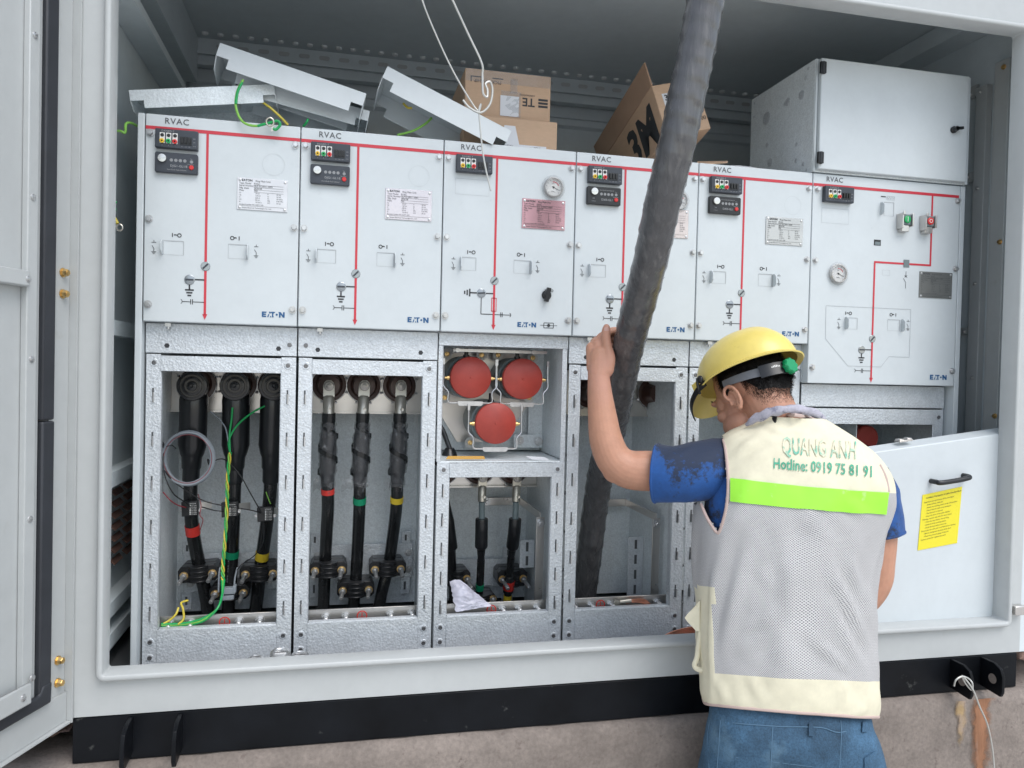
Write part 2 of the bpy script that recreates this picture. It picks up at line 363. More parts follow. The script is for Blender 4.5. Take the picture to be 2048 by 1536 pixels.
def thing(name, loc, label, cat, group=None):
    o = bpy.data.objects.new(name, None); o.empty_display_size = .05; COL.objects.link(o); o.location = loc; WL[o] = V(loc)
    return tag(o, label, cat, group)
def hexbolt(mb, c, r=.0062, h=.006, d=(0, -1, 0)):
    d = V(d); c = V(c)
    mb.lathe(c, d, [(r*1.45, 0), (r*1.45, .0012)], 18)
    mb.lathe(c+d*.0012, d, [(r*1.12, 0), (r*1.12, h*.8), (r*.95, h)], 6)
    mb.lathe(c+d*.0012, d, [(r*.75, h*.9), (r*.7, h+.0008)], 14)
    return mb
def stud(mb, c, d=(0, -1, 0), r=.006, L=.03):
    c = V(c); d = V(d).normalized()
    mb.lathe(c, d, [(r*2.1, 0), (r*2.1, .002)], 20); mb.lathe(c, d, [(r*1.7, .002), (r*1.7, .009)], 6); mb.lathe(c, d, [(r, .009), (r, L-.001), (r*.8, L)], 14)
    return mb
# ================================================================== THE SETTING: ground, plinth, earth
GZ = -2.24
def lumpy(x0, x1, y0, y1, zf, nx, ny, amp, sc, seed=0):
    return [[V((x0+(x1-x0)*i/nx, y0+(y1-y0)*j/ny, zf(x0+(x1-x0)*i/nx, y0+(y1-y0)*j/ny)+amp*noise.fractal(V(((x0+(x1-x0)*i/nx)*sc, (y0+(y1-y0)*j/ny)*sc, seed)), 1, 2, 4))) for i in range(nx+1)] for j in range(ny+1)]
mb = MB(); mb.grid(lumpy(-150, 150, -150, 150, lambda x, y: GZ-.03, 60, 60, .02, .4))
tag(mb.build('ground', GROUNDM, loc=(0, 0, GZ)), kind='structure')
# concrete plinth: lumpy front face with a rounded broken edge
mb = MB(); G = []
YF = -.222
prof = [(YF+.16, -1.421), (YF+.06, -1.4215), (YF+.012, -1.4225), (YF, -1.432), (YF-.004, -1.46)] + [(YF-.004-.012*k/26, -1.46-(.82)*k/26) for k in range(1, 27)]
for (y, z) in prof:
    row = []
    for i in range(241):
        x = -1.6+5.2*i/240
        d = .005*noise.fractal(V((x*6, z*6, 2)), 1, 2, 5)
        e = .006*max(0, noise.noise(V((x*14, 3, z*5)))) if z > -1.47 else 0
        row.append(V((x, y-d+e*.5, z-e*(1 if y < YF+.1 else 0))))
    G.append(row)
mb.grid(G); mb.box(-1.6, 3.6, YF+.155, 1.15, GZ, -1.4235)
pl = tag(mb.build('concrete_plinth', CONC, loc=(1.1, .4, GZ), ang=1.2), 'rough weathered concrete plinth under the black base beam', 'plinth')
def stain(name, u0, u1, v0, v1, m, lab, seed):
    a = P(u0, v0, YF); b = P(u1, v1, YF); rows = []; uvs = []; n = 26
    for k in range(n+1):
        z = -1.4335+(b.z+1.4335)*k/n
        ww = 1+.22*noise.noise(V((seed, k*.35, 0))); cx = (a.x+b.x)/2+.006*noise.noise(V((seed+4, k*.22, 1))); hw = abs(b.x-a.x)/2*ww*(1-.25*k/n)
        row = []
        for i in range(9):
            x = cx+hw*(i/4-1); zc = max(-2.2, z)
            t = max(0, (-1.46-zc)/.82)*26
            y = YF-.004-.012*t/26-.005*noise.fractal(V((x*6, zc*6, 2)), 1, 2, 5) if zc < -1.44 else YF-.003-.005*noise.fractal(V((x*6, zc*6, 2)), 1, 2, 5)
            row.append(V((x, y-.0035, zc))); uvs.append(((1-abs(i/4-1))*min(1, 1.6-1.5*k/n), k/n))
        rows.append(row)
    q = MB(); q.grid(rows); q.build(name, m, pl, ang=2, uvs=uvs).__setitem__('label', lab)
stain('rust_streak', 1930, 1980, 1400, 1640, RUSTY, 'orange rust streak running down from the lug', 3.3)
stain('rust_streak', 1902, 1930, 1400, 1500, OCHRE, 'faint ochre streak', 7.7)
stain('rust_streak', 255, 352, 1505, 1560, OCHRE, 'ochre stain under the left lug', 9.1)
# earth bank behind and beside the container, and its loose stones
def bank(x, y):
    return -1.375+.03*math.sin(x*3)+(.10 if x > 2 else 0)*min(1, max(0, (y+.1)*3))
mb = MB(); mb.grid(lumpy(-2.2, -.095, -.16, 1.6, bank, 60, 50, .05, 5, 1)); mb.grid(lumpy(2.312, 4.4, -.12, 1.6, bank, 60, 50, .05, 5, 8))
tag(mb.build('earth_bank', DIRT, loc=(0, .6, -1.4), ang=2), kind='structure')
mb = MB()
for k in range(140):
    s_ = 1 if k % 2 else -1
    x = 2.33+abs(random.gauss(0, .2)) if s_ > 0 else -.13-abs(random.gauss(0, .22)); y = random.uniform(-.18, .35); r = random.uniform(.008, .03)
    bmx = bmesh.new(); bmesh.ops.create_icosphere(bmx, subdivisions=2, radius=1)
    vs = [V((x, y, bank(x, y)+.012+r*.3))+V((p.co.x*r*1.25, p.co.y*r, p.co.z*r*.75))*(1+.5*noise.noise(p.co*1.4+V((k, 0, 0)))) for p in bmx.verts]
    mb.add(vs, [[q.index for q in f.verts] for f in bmx.faces]); bmx.free()
tag(mb.build('loose_stones', DIRT, loc=(0, 0, -1.4), ang=.5), 'brown stones and broken earth at both ends of the base beam', 'stones', kind='stuff')

# ================================================================== THE CONTAINER
OX0, OX1, OZ0, OZ1, FY = -.017, 2.243, -1.233, .371, -.20
CX0, CX1, CZ0, CZ1, YB, ZC = -.085, 2.302, -1.324, .74, 1.02, .56
ct = thing('substation_container', (1.1, .4, CZ0), 'pale grey steel substation housing with its front doorway standing open', 'container')
mb = MB()
def roundrect(x0, x1, z0, z1, r, y, n=6):
    o = []
    for cx, cz, a0 in ((x1-r, z1-r, 0), (x0+r, z1-r, 90), (x0+r, z0+r, 180), (x1-r, z0+r, 270)):
        for k in range(n+1):
            a = math.radians(a0+90*k/n); o.append(V((cx+r*math.cos(a), y, cz+r*math.sin(a))))
    return o
mb.box(CX0, OX0-.006, FY, FY+.012, CZ0, CZ1); mb.box(OX1+.006, CX1, FY, FY+.012, CZ0, CZ1)
mb.box(OX0-.006, OX1+.006, FY, FY+.012, CZ0, OZ0-.006); mb.box(OX0-.006, OX1+.006, FY, FY+.012, OZ1+.006, CZ1)
mb.build('front_wall', CONT, ct, smooth=False)
mb = MB()      # turned-out lip round the doorway
A = [roundrect(OX0, OX1, OZ0, OZ1, .006, y) for y in (FY+.035, FY-.016)]
B_ = [roundrect(OX0-.003, OX1+.003, OZ0-.003, OZ1+.003, .008, FY-.019), roundrect(OX0-.010, OX1+.010, OZ0-.010, OZ1+.010, .014, FY-.019), roundrect(OX0-.013, OX1+.013, OZ0-.013, OZ1+.013, .017, FY-.016), roundrect(OX0-.013, OX1+.013, OZ0-.013, OZ1+.013, .017, FY-.001)]
mb.grid(A+B_, closed=True); mb.build('doorway_lip', CONT, ct, ang=.9)
mb = MB(); mb.box(CX0-.04, CX1+.14, YB, YB+.02, CZ0, ZC-.001)
for z in (.41, .10, -.25, -.6, -.95): mb.prism([V((CX0, YB-.014, z+.012)), V((CX0, YB-.014, z-.012)), V((CX0, YB-.001, z-.022)), V((CX0, YB-.001, z+.022))], (CX1-CX0, 0, 0))
mb.build('back_wall', INNER, ct, smooth=False)
mb = MB(); mb.box(CX0-.04, CX1+.14, FY+.0005, YB+.02, ZC, ZC+.02); mb.box(CX0-.03, CX1+.03, FY-.05, YB+.06, CZ1, CZ1+.05)
mb.build('roof', INNER, ct, smooth=False)
mb = MB()       # bright dots of light along the ceiling's back edge, painted as pale discs
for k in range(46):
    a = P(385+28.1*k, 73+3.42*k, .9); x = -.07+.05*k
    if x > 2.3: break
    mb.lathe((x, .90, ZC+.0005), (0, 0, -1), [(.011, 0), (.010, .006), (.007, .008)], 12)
mb.each('ceiling_light_dot', LIGHTDOT, ct)
cb = MB()        # roof-edge beam along the back, with oblong holes
cb.box(CX0+.02, CX1+.09, .945, 1.0, .505, ZC-.001); cb.box(CX0+.02, CX1+.09, .93, .944, .50, .512); cb.box(CX0+.02, CX1+.09, .955, .99, .47, .5045)
bmn = cb.build('back_beam', INNER, ct, smooth=False)
mb = MB()
for k in range(34):
    x = .03+.07*k; ring = [V((x+.012*sx+.007*math.cos(a), .9442, .534+.007*math.sin(a))) for sx, a0 in ((1, -90), (-1, 90)) for a in [math.radians(a0+36*j) for j in range(6)]]
    mb.prism(ring, (0, -.0015, 0))
mb.each('oblong_hole', CONT, bmn)
# left wall, its frames and louvre
XL = -.10
mb = MB(); mb.box(XL-.02, XL, FY+.013, YB-.001, CZ0, ZC-.001)
mb.box(XL+.0005, XL+.05, FY+.013, .94, .40, ZC-.002); mb.box(XL+.0005, XL+.07, FY+.013, .95, .262, .285)   # roof rail
for z in (-.5, -.86, -1.17, -1.245): mb.box(XL+.0005, XL+.035, .02, .92, z-.018, z+.018)
mb.box(XL+.0005, XL+.05, .90, .96, CZ0+.03, .26)
mb.build('left_wall', INNER, ct, smooth=False)
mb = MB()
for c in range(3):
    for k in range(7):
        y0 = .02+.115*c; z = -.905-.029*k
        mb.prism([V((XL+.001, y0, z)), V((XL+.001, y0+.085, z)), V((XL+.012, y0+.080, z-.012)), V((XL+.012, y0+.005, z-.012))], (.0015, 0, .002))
mb.each('louvre', SLATLIT, ct)
# right wall with hat channels
XR = 2.40
mb = MB(); mb.box(XR, XR+.02, FY+.013, YB-.001, CZ0, ZC-.001); mb.box(CX1, XR+.02, FY+.001, FY+.0125, CZ0, CZ1)
mb.box(XR-.09, XR-.0005, FY+.013, .944, .50, ZC-.002)
mb.build('right_wall', INNER, ct, smooth=False)
def bar_on_right(u0, u1, v0, v1, x, d, name='hat_channel'):
    a, b = PX(u0, v0, x), PX(u1, v0, x); z1 = PX((u0+u1)/2, v0, x).z; z0 = PX((u0+u1)/2, v1, x).z
    q = MB(); y0, y1 = sorted((a.y, b.y)); q.box(x-.0, x+d, y0, y1, min(z0, z1), max(z0, z1)); return q.build(name, CONT, ct, bevel=.002)
bar_on_right(1952, 1974, 172, 1200, XR-.022, .0215); bar_on_right(1990, 2019, 120, 1200, XR-.03, .0295)
bar_on_right(1936, 1953, 172, 196, XR-.012, .0115, 'bracket'); bar_on_right(1932, 1951, 344, 364, XR-.012, .0115, 'bracket'); bar_on_right(1920, 1941, 655, 670, XR-.012, .0115, 'bracket')
mb = MB()
for u, v, x in ((2008, 134, XR-.03), (2000, 484, XR-.03), (1990, 832, XR-.03)):
    hexbolt(mb, PX(u, v, x), .0055, .006, (-1, 0, 0))
mb.each('bolt', BRASS, ct)
mb = MB()
for u, v, x in ((1960, 185, XR-.022), (1942, 190, XR-.012), (1937, 355, XR-.012), (1955, 377, XR-.022), (1950, 567, XR-.022), (1929, 663, XR-.012), (1944, 755, XR-.022)): hexbolt(mb, PX(u, v, x), .0042, .004, (-1, 0, 0))
mb.each('screw', BOLT, ct)
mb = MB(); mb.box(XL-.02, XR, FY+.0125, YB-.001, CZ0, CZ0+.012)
mb.build('floor_plate', DARKIN, ct, smooth=False)
mb = MB(); p_ = PX(2043, 1222, 2.285); mb.box(2.262, 2.30, FY-.022, FY-.001, -1.215, -1.19); mb.build('door_keeper', STEEL, ct, bevel=.002)
# base beam and lugs
mb = MB(); mb.box(-.076, 2.293, FY-.002, FY+.006, -1.4205, CZ0-.002); mb.box(-.076, 2.293, FY+.006, FY+.07, -1.332, CZ0-.002); mb.box(-.076, 2.293, FY+.006, FY+.07, -1.4205, -1.413)
mb.box(-.076, -.068, FY+.07, YB, -1.4205, CZ0-.002); mb.box(2.285, 2.293, FY+.07, YB, -1.4205, CZ0-.002)
bb = mb.build('base_beam', BEAMP, ct, bevel=.002)
for x in (.032, .130, 2.075, 2.172):
    q = MB(); y1, y0, zt, zb = FY-.002, FY-.075, -1.3295, -1.412
    q.prism([V((x, y1, zt)), V((x, y0+.03, zt)), V((x, y0+.008, zt-.010)), V((x, y0, zt-.03)), V((x, y0, zb+.012)), V((x, y0+.006, zb)), V((x, y1, zb+.006))], (.009, 0, 0))
    lg = q.build('lifting_lug', BEAMP, bb, bevel=.0015)
mb = MB()
for x in (2.0735, 2.1705, .0305, .1285):
    mb.disc((x, FY-.045, -1.372), .013, (-1, 0, 0)); 
mb.each('lug_hole', CONC, bb, recalc=False)
# left door, swung out; D along the leaf, N out of its inner face
HG = V((-.080, FY-.003, 0)); DD = V((-.3457, -.9383, 0)); DN = V((.9383, -.3457, 0))
def dp(s, z, o=0): return HG+DD*s+DN*o+V((0, 0, z))
def dbox(mb, s0, s1, z0, z1, o0, o1):
    return mb.add([dp(s, z, o) for z in (z0, z1) for o in (o0, o1) for s in (s0, s1)], [(0, 2, 3, 1), (4, 5, 7, 6), (0, 1, 5, 4), (2, 6, 7, 3), (0, 4, 6, 2), (1, 3, 7, 5)])
ZB, ZT, SW = -1.331, .44, 1.12
mb = MB(); dbox(mb, 0, SW, ZB, ZT, -.045, -.0385); dbox(mb, 0, .0035, ZB, ZT, -.038, .006); dbox(mb, .004, SW, ZB, ZB+.004, -.038, .004)
dbox(mb, .004, .058, ZB+.0045, ZT, -.038, -.012); dbox(mb, .095, SW, ZB+.0045, ZT, -.038, -.006); dbox(mb, .058, .095, ZB+.0045, ZT, -.038, -.016)
dbox(mb, .0045, .058, ZB+.0045, ZB+.065, -.012, -.006); dbox(mb, .058, SW, ZB+.0045, ZB+.065, -.006, -.0055)
dr = mb.build('door', CONT, ct, bevel=.0015)
dr['label'] = 'open door leaf seen from inside, folded back at the left'
q = MB(); dbox(q, .060, .094, ZB+.085, -.70, -.0155, .004); q.build('gasket', RUBM, dr, bevel=.004)
q = MB(); dbox(q, .061, .095, -.698, ZT, -.0155, .004); q.build('gasket', RUBM, dr, bevel=.004)
q = MB(); q.add([dp(s, z, o) for o in (-.0052, .006) for s, z in ((.062, ZB+.068), (SW, ZB+.068), (SW, ZB+.094), (.094, ZB+.094), (.085, ZB+.11), (.060, ZB+.11))], [(0, 1, 2, 3, 4, 5), (11, 10, 9, 8, 7, 6)]+[(i, (i+1) % 6, (i+1) % 6+6, i+6) for i in range(6)])
q.build('gasket', RUBM, dr, bevel=.004)
q = MB(); dbox(q, .1165, .143, -1.225, ZT, -.0055, .008); q.build('stiffener', CONT, dr, bevel=.002)
q = MB(); dbox(q, .1445, SW, -.444, -.414, -.0055, .016); q.build('stiffener', CONT, dr, bevel=.003)
q = MB(); dbox(q, .1275, SW, -1.236, -1.196, .0085, .016); q.build('stiffener', CONT, dr, bevel=.003)
q = MB()
for s, z, o in ((.131, .029, .008), (.131, -.274, .008), (.130, -.579, .008), (.129, -.883, .008), (.128, -1.187, .016), (.150, -.430, .016), (.150, -1.216, .016)): q.lathe(dp(s, z, o), DN, [(.0065, 0), (.006, .002), (.003, .0032)], 16); q.obox(dp(s, z, o+.0033), DD*.0035, V((0, 0, .0007)), DN*.0004); q.obox(dp(s, z, o+.0033), DD*.0007, V((0, 0, .0035)), DN*.0004)
q.each('screw', BOLT, dr)
for z in (-.402, -.445, -1.194, -1.240):
    q = MB(); hexbolt(q, dp(.024, z, -.0115), .0066, .011, DN); q.build('hinge_bolt', BRASS, dr)

# ================================================================== SWITCHGEAR
def ringpoly(mb, pts, wd, y):            # closed outline of width wd on the plane y
    n = len(pts)
    for i in range(n):
        a, b = V((pts[i][0], y, pts[i][1])), V((pts[(i+1) % n][0], y, pts[(i+1) % n][1])); line(mb, a, b, wd)
def line(mb, a, b, wd):
    a = V(a); b = V(b); t = (b-a).normalized(); n = V((-t.z, 0, t.x))*wd/2
    mb.poly([a-n, b-n, b+n, a+n])
YS = -.0008
def brand(mb, x, z, h):
    L = lambda pts: mb.poly([V((x+a*h, YS, z+b*h)) for a, b in pts])
    L([(0, 0), (.78, 0), (.78, .24), (.30, .24), (.30, 1), (0, 1)]); L([(.30, .38), (.72, .38), (.72, .62), (.30, .62)]); L([(.30, .76), (.80, .76), (.80, 1), (.30, 1)])
    L([(.92, 0), (1.16, 0), (1.30, .5), (1.18, .62)]); L([(1.24, 1), (1.52, 1), (1.60, .76), (1.36, .62)]); L([(1.42, 0), (1.66, 0), (1.62, .2), (1.48, .25)])
    L([(1.60, 1), (2.35, 1), (2.20, .76), (1.68, .76)]); L([(1.78, 0), (2.10, 0), (2.02, .3), (2.02, .76), (1.78, .76)])
    mb.poly([V((x+(2.62+.19*math.cos(k*.524))*h, YS, z+(.5+.19*math.sin(k*.524))*h)) for k in range(12)])
    L([(3.02, 0), (3.30, 0), (3.30, 1), (2.90, 1), (3.0, .7)]); L([(3.30, 1), (3.30, .55), (3.72, 0), (3.72, .45)]); L([(3.72, 0), (4.02, 0), (4.02, 1), (3.72, 1)])
def earth(mb, x, z, s=1, side=False):
    f = (lambda a, b: V((x+a*s, YS, z+b*s))) if not side else (lambda a, b: V((x+b*s, YS, z+a*s)))
    line(mb, f(0, .018), f(0, .002), .0035*s)
    for k, ww in enumerate((.0098, .0068, .0042)): mb.poly([f(-ww, -.0065*k), f(ww, -.0065*k), f(ww, -.0065*k+.0036), f(-ww, -.0065*k+.0036)])
def io(mb, x, z, rev=False):
    a, b = (x+.0155, x) if rev else (x, x+.0155)
    mb.poly([V((a-.0009, YS, z-.0047)), V((a+.0012, YS, z-.0047)), V((a+.0012, YS, z+.0047)), V((a-.0009, YS, z+.0047))])
    mb.disc((b, YS, z), .0050, (0, -1, 0), 18, .0030)
    pts = [V((x+.0035+.0016*k, YS, z+.0012*math.sin(math.pi*k/4))) for k in range(5)]
    for p_, q_ in zip(pts, pts[1:]): line(mb, p_, q_, .0026)
def capsym(mb, xl, xr, z):
    line(mb, (xl+.004, YS, z), ((xl+xr)/2-.004, YS, z), .0016); line(mb, ((xl+xr)/2, YS, z), (xr, YS, z), .0016)
    for d in (-.0035, .0005): line(mb, ((xl+xr)/2+d, YS, z-.0062), ((xl+xr)/2+d, YS, z+.0062), .0018)
    pts = [V((xl+.004*math.cos(a), YS, z+.005*math.sin(a))) for a in [math.radians(-80+40*k) for k in range(5)]]
    for p_, q_ in zip(pts, pts[1:]): line(mb, p_, q_, .0014)
def swsym(mb, x, z):
    line(mb, (x-.005, YS, z+.010), (x+.005, YS, z+.010), .0012); line(mb, (x, YS, z+.010), (x, YS, z+.015), .0012); line(mb, (x-.004, YS, z+.003), (x+.001, YS, z-.006), .0012); line(mb, (x, YS, z-.006), (x, YS, z-.011), .0012)
    for k, ww in enumerate((.0055, .0038, .002)): line(mb, (x-ww, YS, z-.0115-.0025*k), (x+ww, YS, z-.0115-.0025*k), .001)
def window_dot(x, z, r, par, ang):
    q = MB(); q.lathe((x, -.0002, z), (0, -1, 0), [(r, 0), (r, .0012), (r*.9, .002)], 28); d = q.build('position_window', WINDOW, par)
    b = MB(); t = V((math.cos(ang), 0, math.sin(ang))); c = V((x, -.0028, z)); b.obox(c, t*r*.78, V((-t.z, 0, t.x))*r*.17, V((0, .0003, 0))); b.build('position_bar', NAVYP, d, smooth=False)
def hasp(x, z0, z1, par, d=.019):
    q = MB(); r = .008
    pts = [V((x, 0, z0)), V((x, 0, z1)), V((x, -d+r, z1)), V((x, -d, z1-r)), V((x, -d, z0+r)), V((x, -d+r, z0))]
    q.prism(pts, (.0022, 0, 0)); q.build('padlock_hasp', PANEL, par, bevel=.0005)
def recess_shade(mb, x0, x1, z0, z1):  # draws the shadow lines along a recess's edges as darker strips
    line(mb, (x0, YS, z1), (x1, YS, z1), .0018); line(mb, (x1, YS, z1), (x1, YS, z0), .0018); line(mb, (x0, YS, z0), (x0, YS, z1), .0008); line(mb, (x0, YS, z0), (x1, YS, z0), .0006)
def plate(x0, x1, z0, z1, par, m, ink, title=True):
    q = MB(); q.box(x0, x1, -.0025, -.0002, z0, z1); p_ = q.build('nameplate', m, par, bevel=.0004)
    for x in (x0+.006, x1-.006):
        for z in (z0+.005, z1-.006):
            r = MB(); r.lathe((x, -.0025, z), (0, -1, 0), [(.0034, 0), (.003, .0013), (.0012, .002)], 14); r.build('rivet', BOLT, p_)
    t = MB(); y = -.0033; W_, H_ = x1-x0, z1-z0
    def tx(s_, fx, fz, sz): t.text(s_, (x0+fx*W_, y, z0+fz*H_), sz)
    t.text('EATON', (x0+.09*W_, y, z0+.885*H_), .0072, bold=.03); tx('Ring Main Unit', .36, .885, .0058)
    for k, (a, b) in enumerate((('Type Model', 'RVAC'), ('Serial Number', 'HLP 0120011-0001'), ('Mfg. Date', '2020.08'), ('Mass', '750'))):
        fz = .80-.075*k; tx(a, .04, fz, .0056); tx(b, .33, fz, .0056)
        line(t, (x0+.33*W_, y, z0+(fz-.02)*H_), (x1-.08*W_, y, z0+(fz-.02)*H_), .0005)
    for k, (a, b, c, d) in enumerate((('Ur', '24 kV', 'fr', '50 Hz'), ('Up', '125 kV', 'Ip', '50 kA'), ('Ir', '630 A', 'Ik', '20 kA/3s'), ('Ud', '50 kV', 'SF6', '0.04 MPa'), ('Ia', '16 kA/1s', 'IAC', '20 kA'))):
        fz = .50-.068*k
        for s_, fx in ((a, .04), (b, .36), (c, .60), (d, .78)): tx(s_, fx, fz, .0042)
    tx('Standard number', .04, .145, .0042); tx('IEC 62271-200', .30, .145, .0042)
    line(t, (x0+.03*W_, y, z0+.12*H_), (x1-.03*W_, y, z0+.12*H_), .0005); tx('Jiangsu Electrical Technologies Co., Ltd.', .10, .045, .0042)
    t.build('lettering', ink, p_, recalc=False, smooth=False)
def indicator(x, par):
    q = MB(); q.box(x+.0, x+.093, -.016, -.0003, -.0805, -.0365); u = q.build('voltage_indicator', NAVYP, par, bevel=.0018)
    y = -.0163
    a = MB()
    for k in range(3): a.box(x+.0105+.0139*k, x+.0215+.0139*k, -.0168, -.0161, -.0705, -.0460)
    a.each('socket_plate', WHITEP, u, smooth=False)
    for k, m in enumerate((YEL, GRN, REDP)):
        r = MB(); r.lathe((x+.016+.0139*k, -.0168, -.0655), (0, -1, 0), [(.0052, 0), (.0052, .004), (.0022, .0045), (.0022, .0005)], 16); r.build('test_socket', m, u)
    b = MB()
    for k in range(3): b.lathe((x+.016+.0139*k, -.0168, -.0518), (0, -1, 0), [(.0042, 0), (.0042, .001), (.002, .0014)], 14); b.disc((x+.016+.0139*k, -.0174, -.0655), .0021)
    b.box(x+.0545, x+.0805, -.0172, -.0161, -.0715, -.0525)
    for k in range(3): b.obox((x+.0595+.0080*k, -.0185, -.061), (.0026, 0, 0), (0, .0015, .0005), (0, -.0004, .0062))
    b.each('rocker_switch', BLACKP, u, bevel=.0004)
    t = MB(); t.text('DXN8D-T', (x+.014, y, -.0437), .0058, space=1.15)
    for k, s_ in enumerate(('A', 'B', 'C')): t.text(s_, (x+.0148+.0139*k, y, -.0758), .0036)
    for k in range(3): t.text('L%d' % (k+1), (x+.0575+.008*k, y, -.0762), .0034)
    t.text('OFF', (x+.083, y, -.0570), .0032); t.text('ON', (x+.083, y, -.0650), .0032); t.text('LCM', (x+.083, y, -.0740), .0030)
    t.build('lettering', DIMW, u, recalc=False, smooth=False)
def fault_unit(x, par, kind):
    q = MB(); q.prism(roundrect(x, x+.0935, -.1365, -.0895, .004, -.0003), (0, -.011, 0)); u = q.build('fault_indicator', NAVYP if kind == 0 else BLACKP, par, bevel=.0012)
    y = -.0117; kx, kz = (x+.0165, -.1045) if kind == 0 else (x+.019, -.1035)
    r = MB(); r.lathe((kx, -.0113, kz), (0, -1, 0), [(.0098, 0), (.0098, .005), (.009, .0062), (.0, .0066)], 24); r.obox((kx, -.018, kz), (.0085, 0, .0014), (0, .0006, 0), (-.0002, 0, .0011)); r.build('selector_knob', CHROME, u)
    l = MB(); x0 = .036 if kind == 0 else .039
    for k in range(4): l.disc((x+x0+.0098*k, y, -.1070 if kind == 0 else -.1085), .0036, n=16, r2=.0024); l.disc((x+x0+.0098*k, y, -.1070 if kind == 0 else -.1085), .0018, n=12)
    l.disc((x+.080, y, -.1080), .0036, n=16, r2=.0024); l.disc((x+.080, y, -.1080), .0018, n=12)
    if kind == 0: l.text('DJG1-GL1/E', (x+.0335, y, -.1225), .0072, space=1.05, bold=.005); l.text('Short/Earth Fault Indicator', (x+.0265, y, -.1305), .0040)
    else: l.text('Short Earth Fault Indicator', (x+.034, y, -.0995), .0037); l.text('DXI3-GL1', (x+.039, y, -.1255), .0075, bold=.005); l.text('ON', (x+.0145, y, -.122), .004); l.text('test/reset', (x+.012, y, -.129), .003)
    l.text('Test', (x+.0765, y, -.1025), .003); l.text('Reset/Test', (x+.0715, y, -.1155), .0032); l.build('lettering', DIMW, u, recalc=False, smooth=False)
    b = MB(); b.lathe((x+.080, -.0113, -.1215), (0, -1, 0), [(.0053, 0), (.0053, .002), (.004, .003)], 18); b.build('reset_button', REDP, u)
def gauge(x, z, par, r=.026):
    q = MB(); q.lathe((x, -.0003, z), (0, -1, 0), [(r, 0), (r, .009), (r*.93, .011), (r*.88, .011), (r*.86, .004), (0, .004)], 36); g = q.build('pressure_gauge', STEEL, par)
    d = MB(); d.disc((x, -.0050, z), r*.85, n=32); d.build('dial', WHITEP, g, recalc=False)
    t = MB(); y = -.0056
    for k in range(11):
        a = math.radians(225-27*k); c = V((math.cos(a), 0, math.sin(a))); line(t, V((x, y, z))+c*r*.66, V((x, y, z))+c*r*.78, .0009)
    a = math.radians(-25); c = V((math.cos(a), 0, math.sin(a))); line(t, V((x, y-.0006, z))-c*r*.2, V((x, y-.0006, z))+c*r*.7, .0014); t.disc((x, y-.001, z), r*.10); t.text('MPa', (x-.006, y, z-.013), .006); t.text('SF6', (x-.005, y, z+.008), .005)
    t.build('needle', INK, g, recalc=False, smooth=False)
    b = MB()
    for k in range(5):
        a = math.radians(100-16*k); c2 = math.radians(100-16*(k+1)); f = lambda q_, rr: V((x+rr*math.cos(q_), -.0056, z+rr*math.sin(q_))); b.poly([f(a, r*.50), f(c2, r*.50), f(c2, r*.60), f(a, r*.60)])
    b.build('warning_arc', RED, g, recalc=False, smooth=False)
    f_ = MB(); random.seed(int(x*1000)); f_.grid([[V((x+r*1.25*math.cos(a)*k/4, -.0125-.002*random.random()-(.0 if k < 4 else -.009), z+r*1.25*math.sin(a)*k/4)) for a in [2*math.pi*j/20 for j in range(20)]] for k in (1, 2, 3, 4)], closed=True); f_.build('protective_film', FILM, g, ang=2)

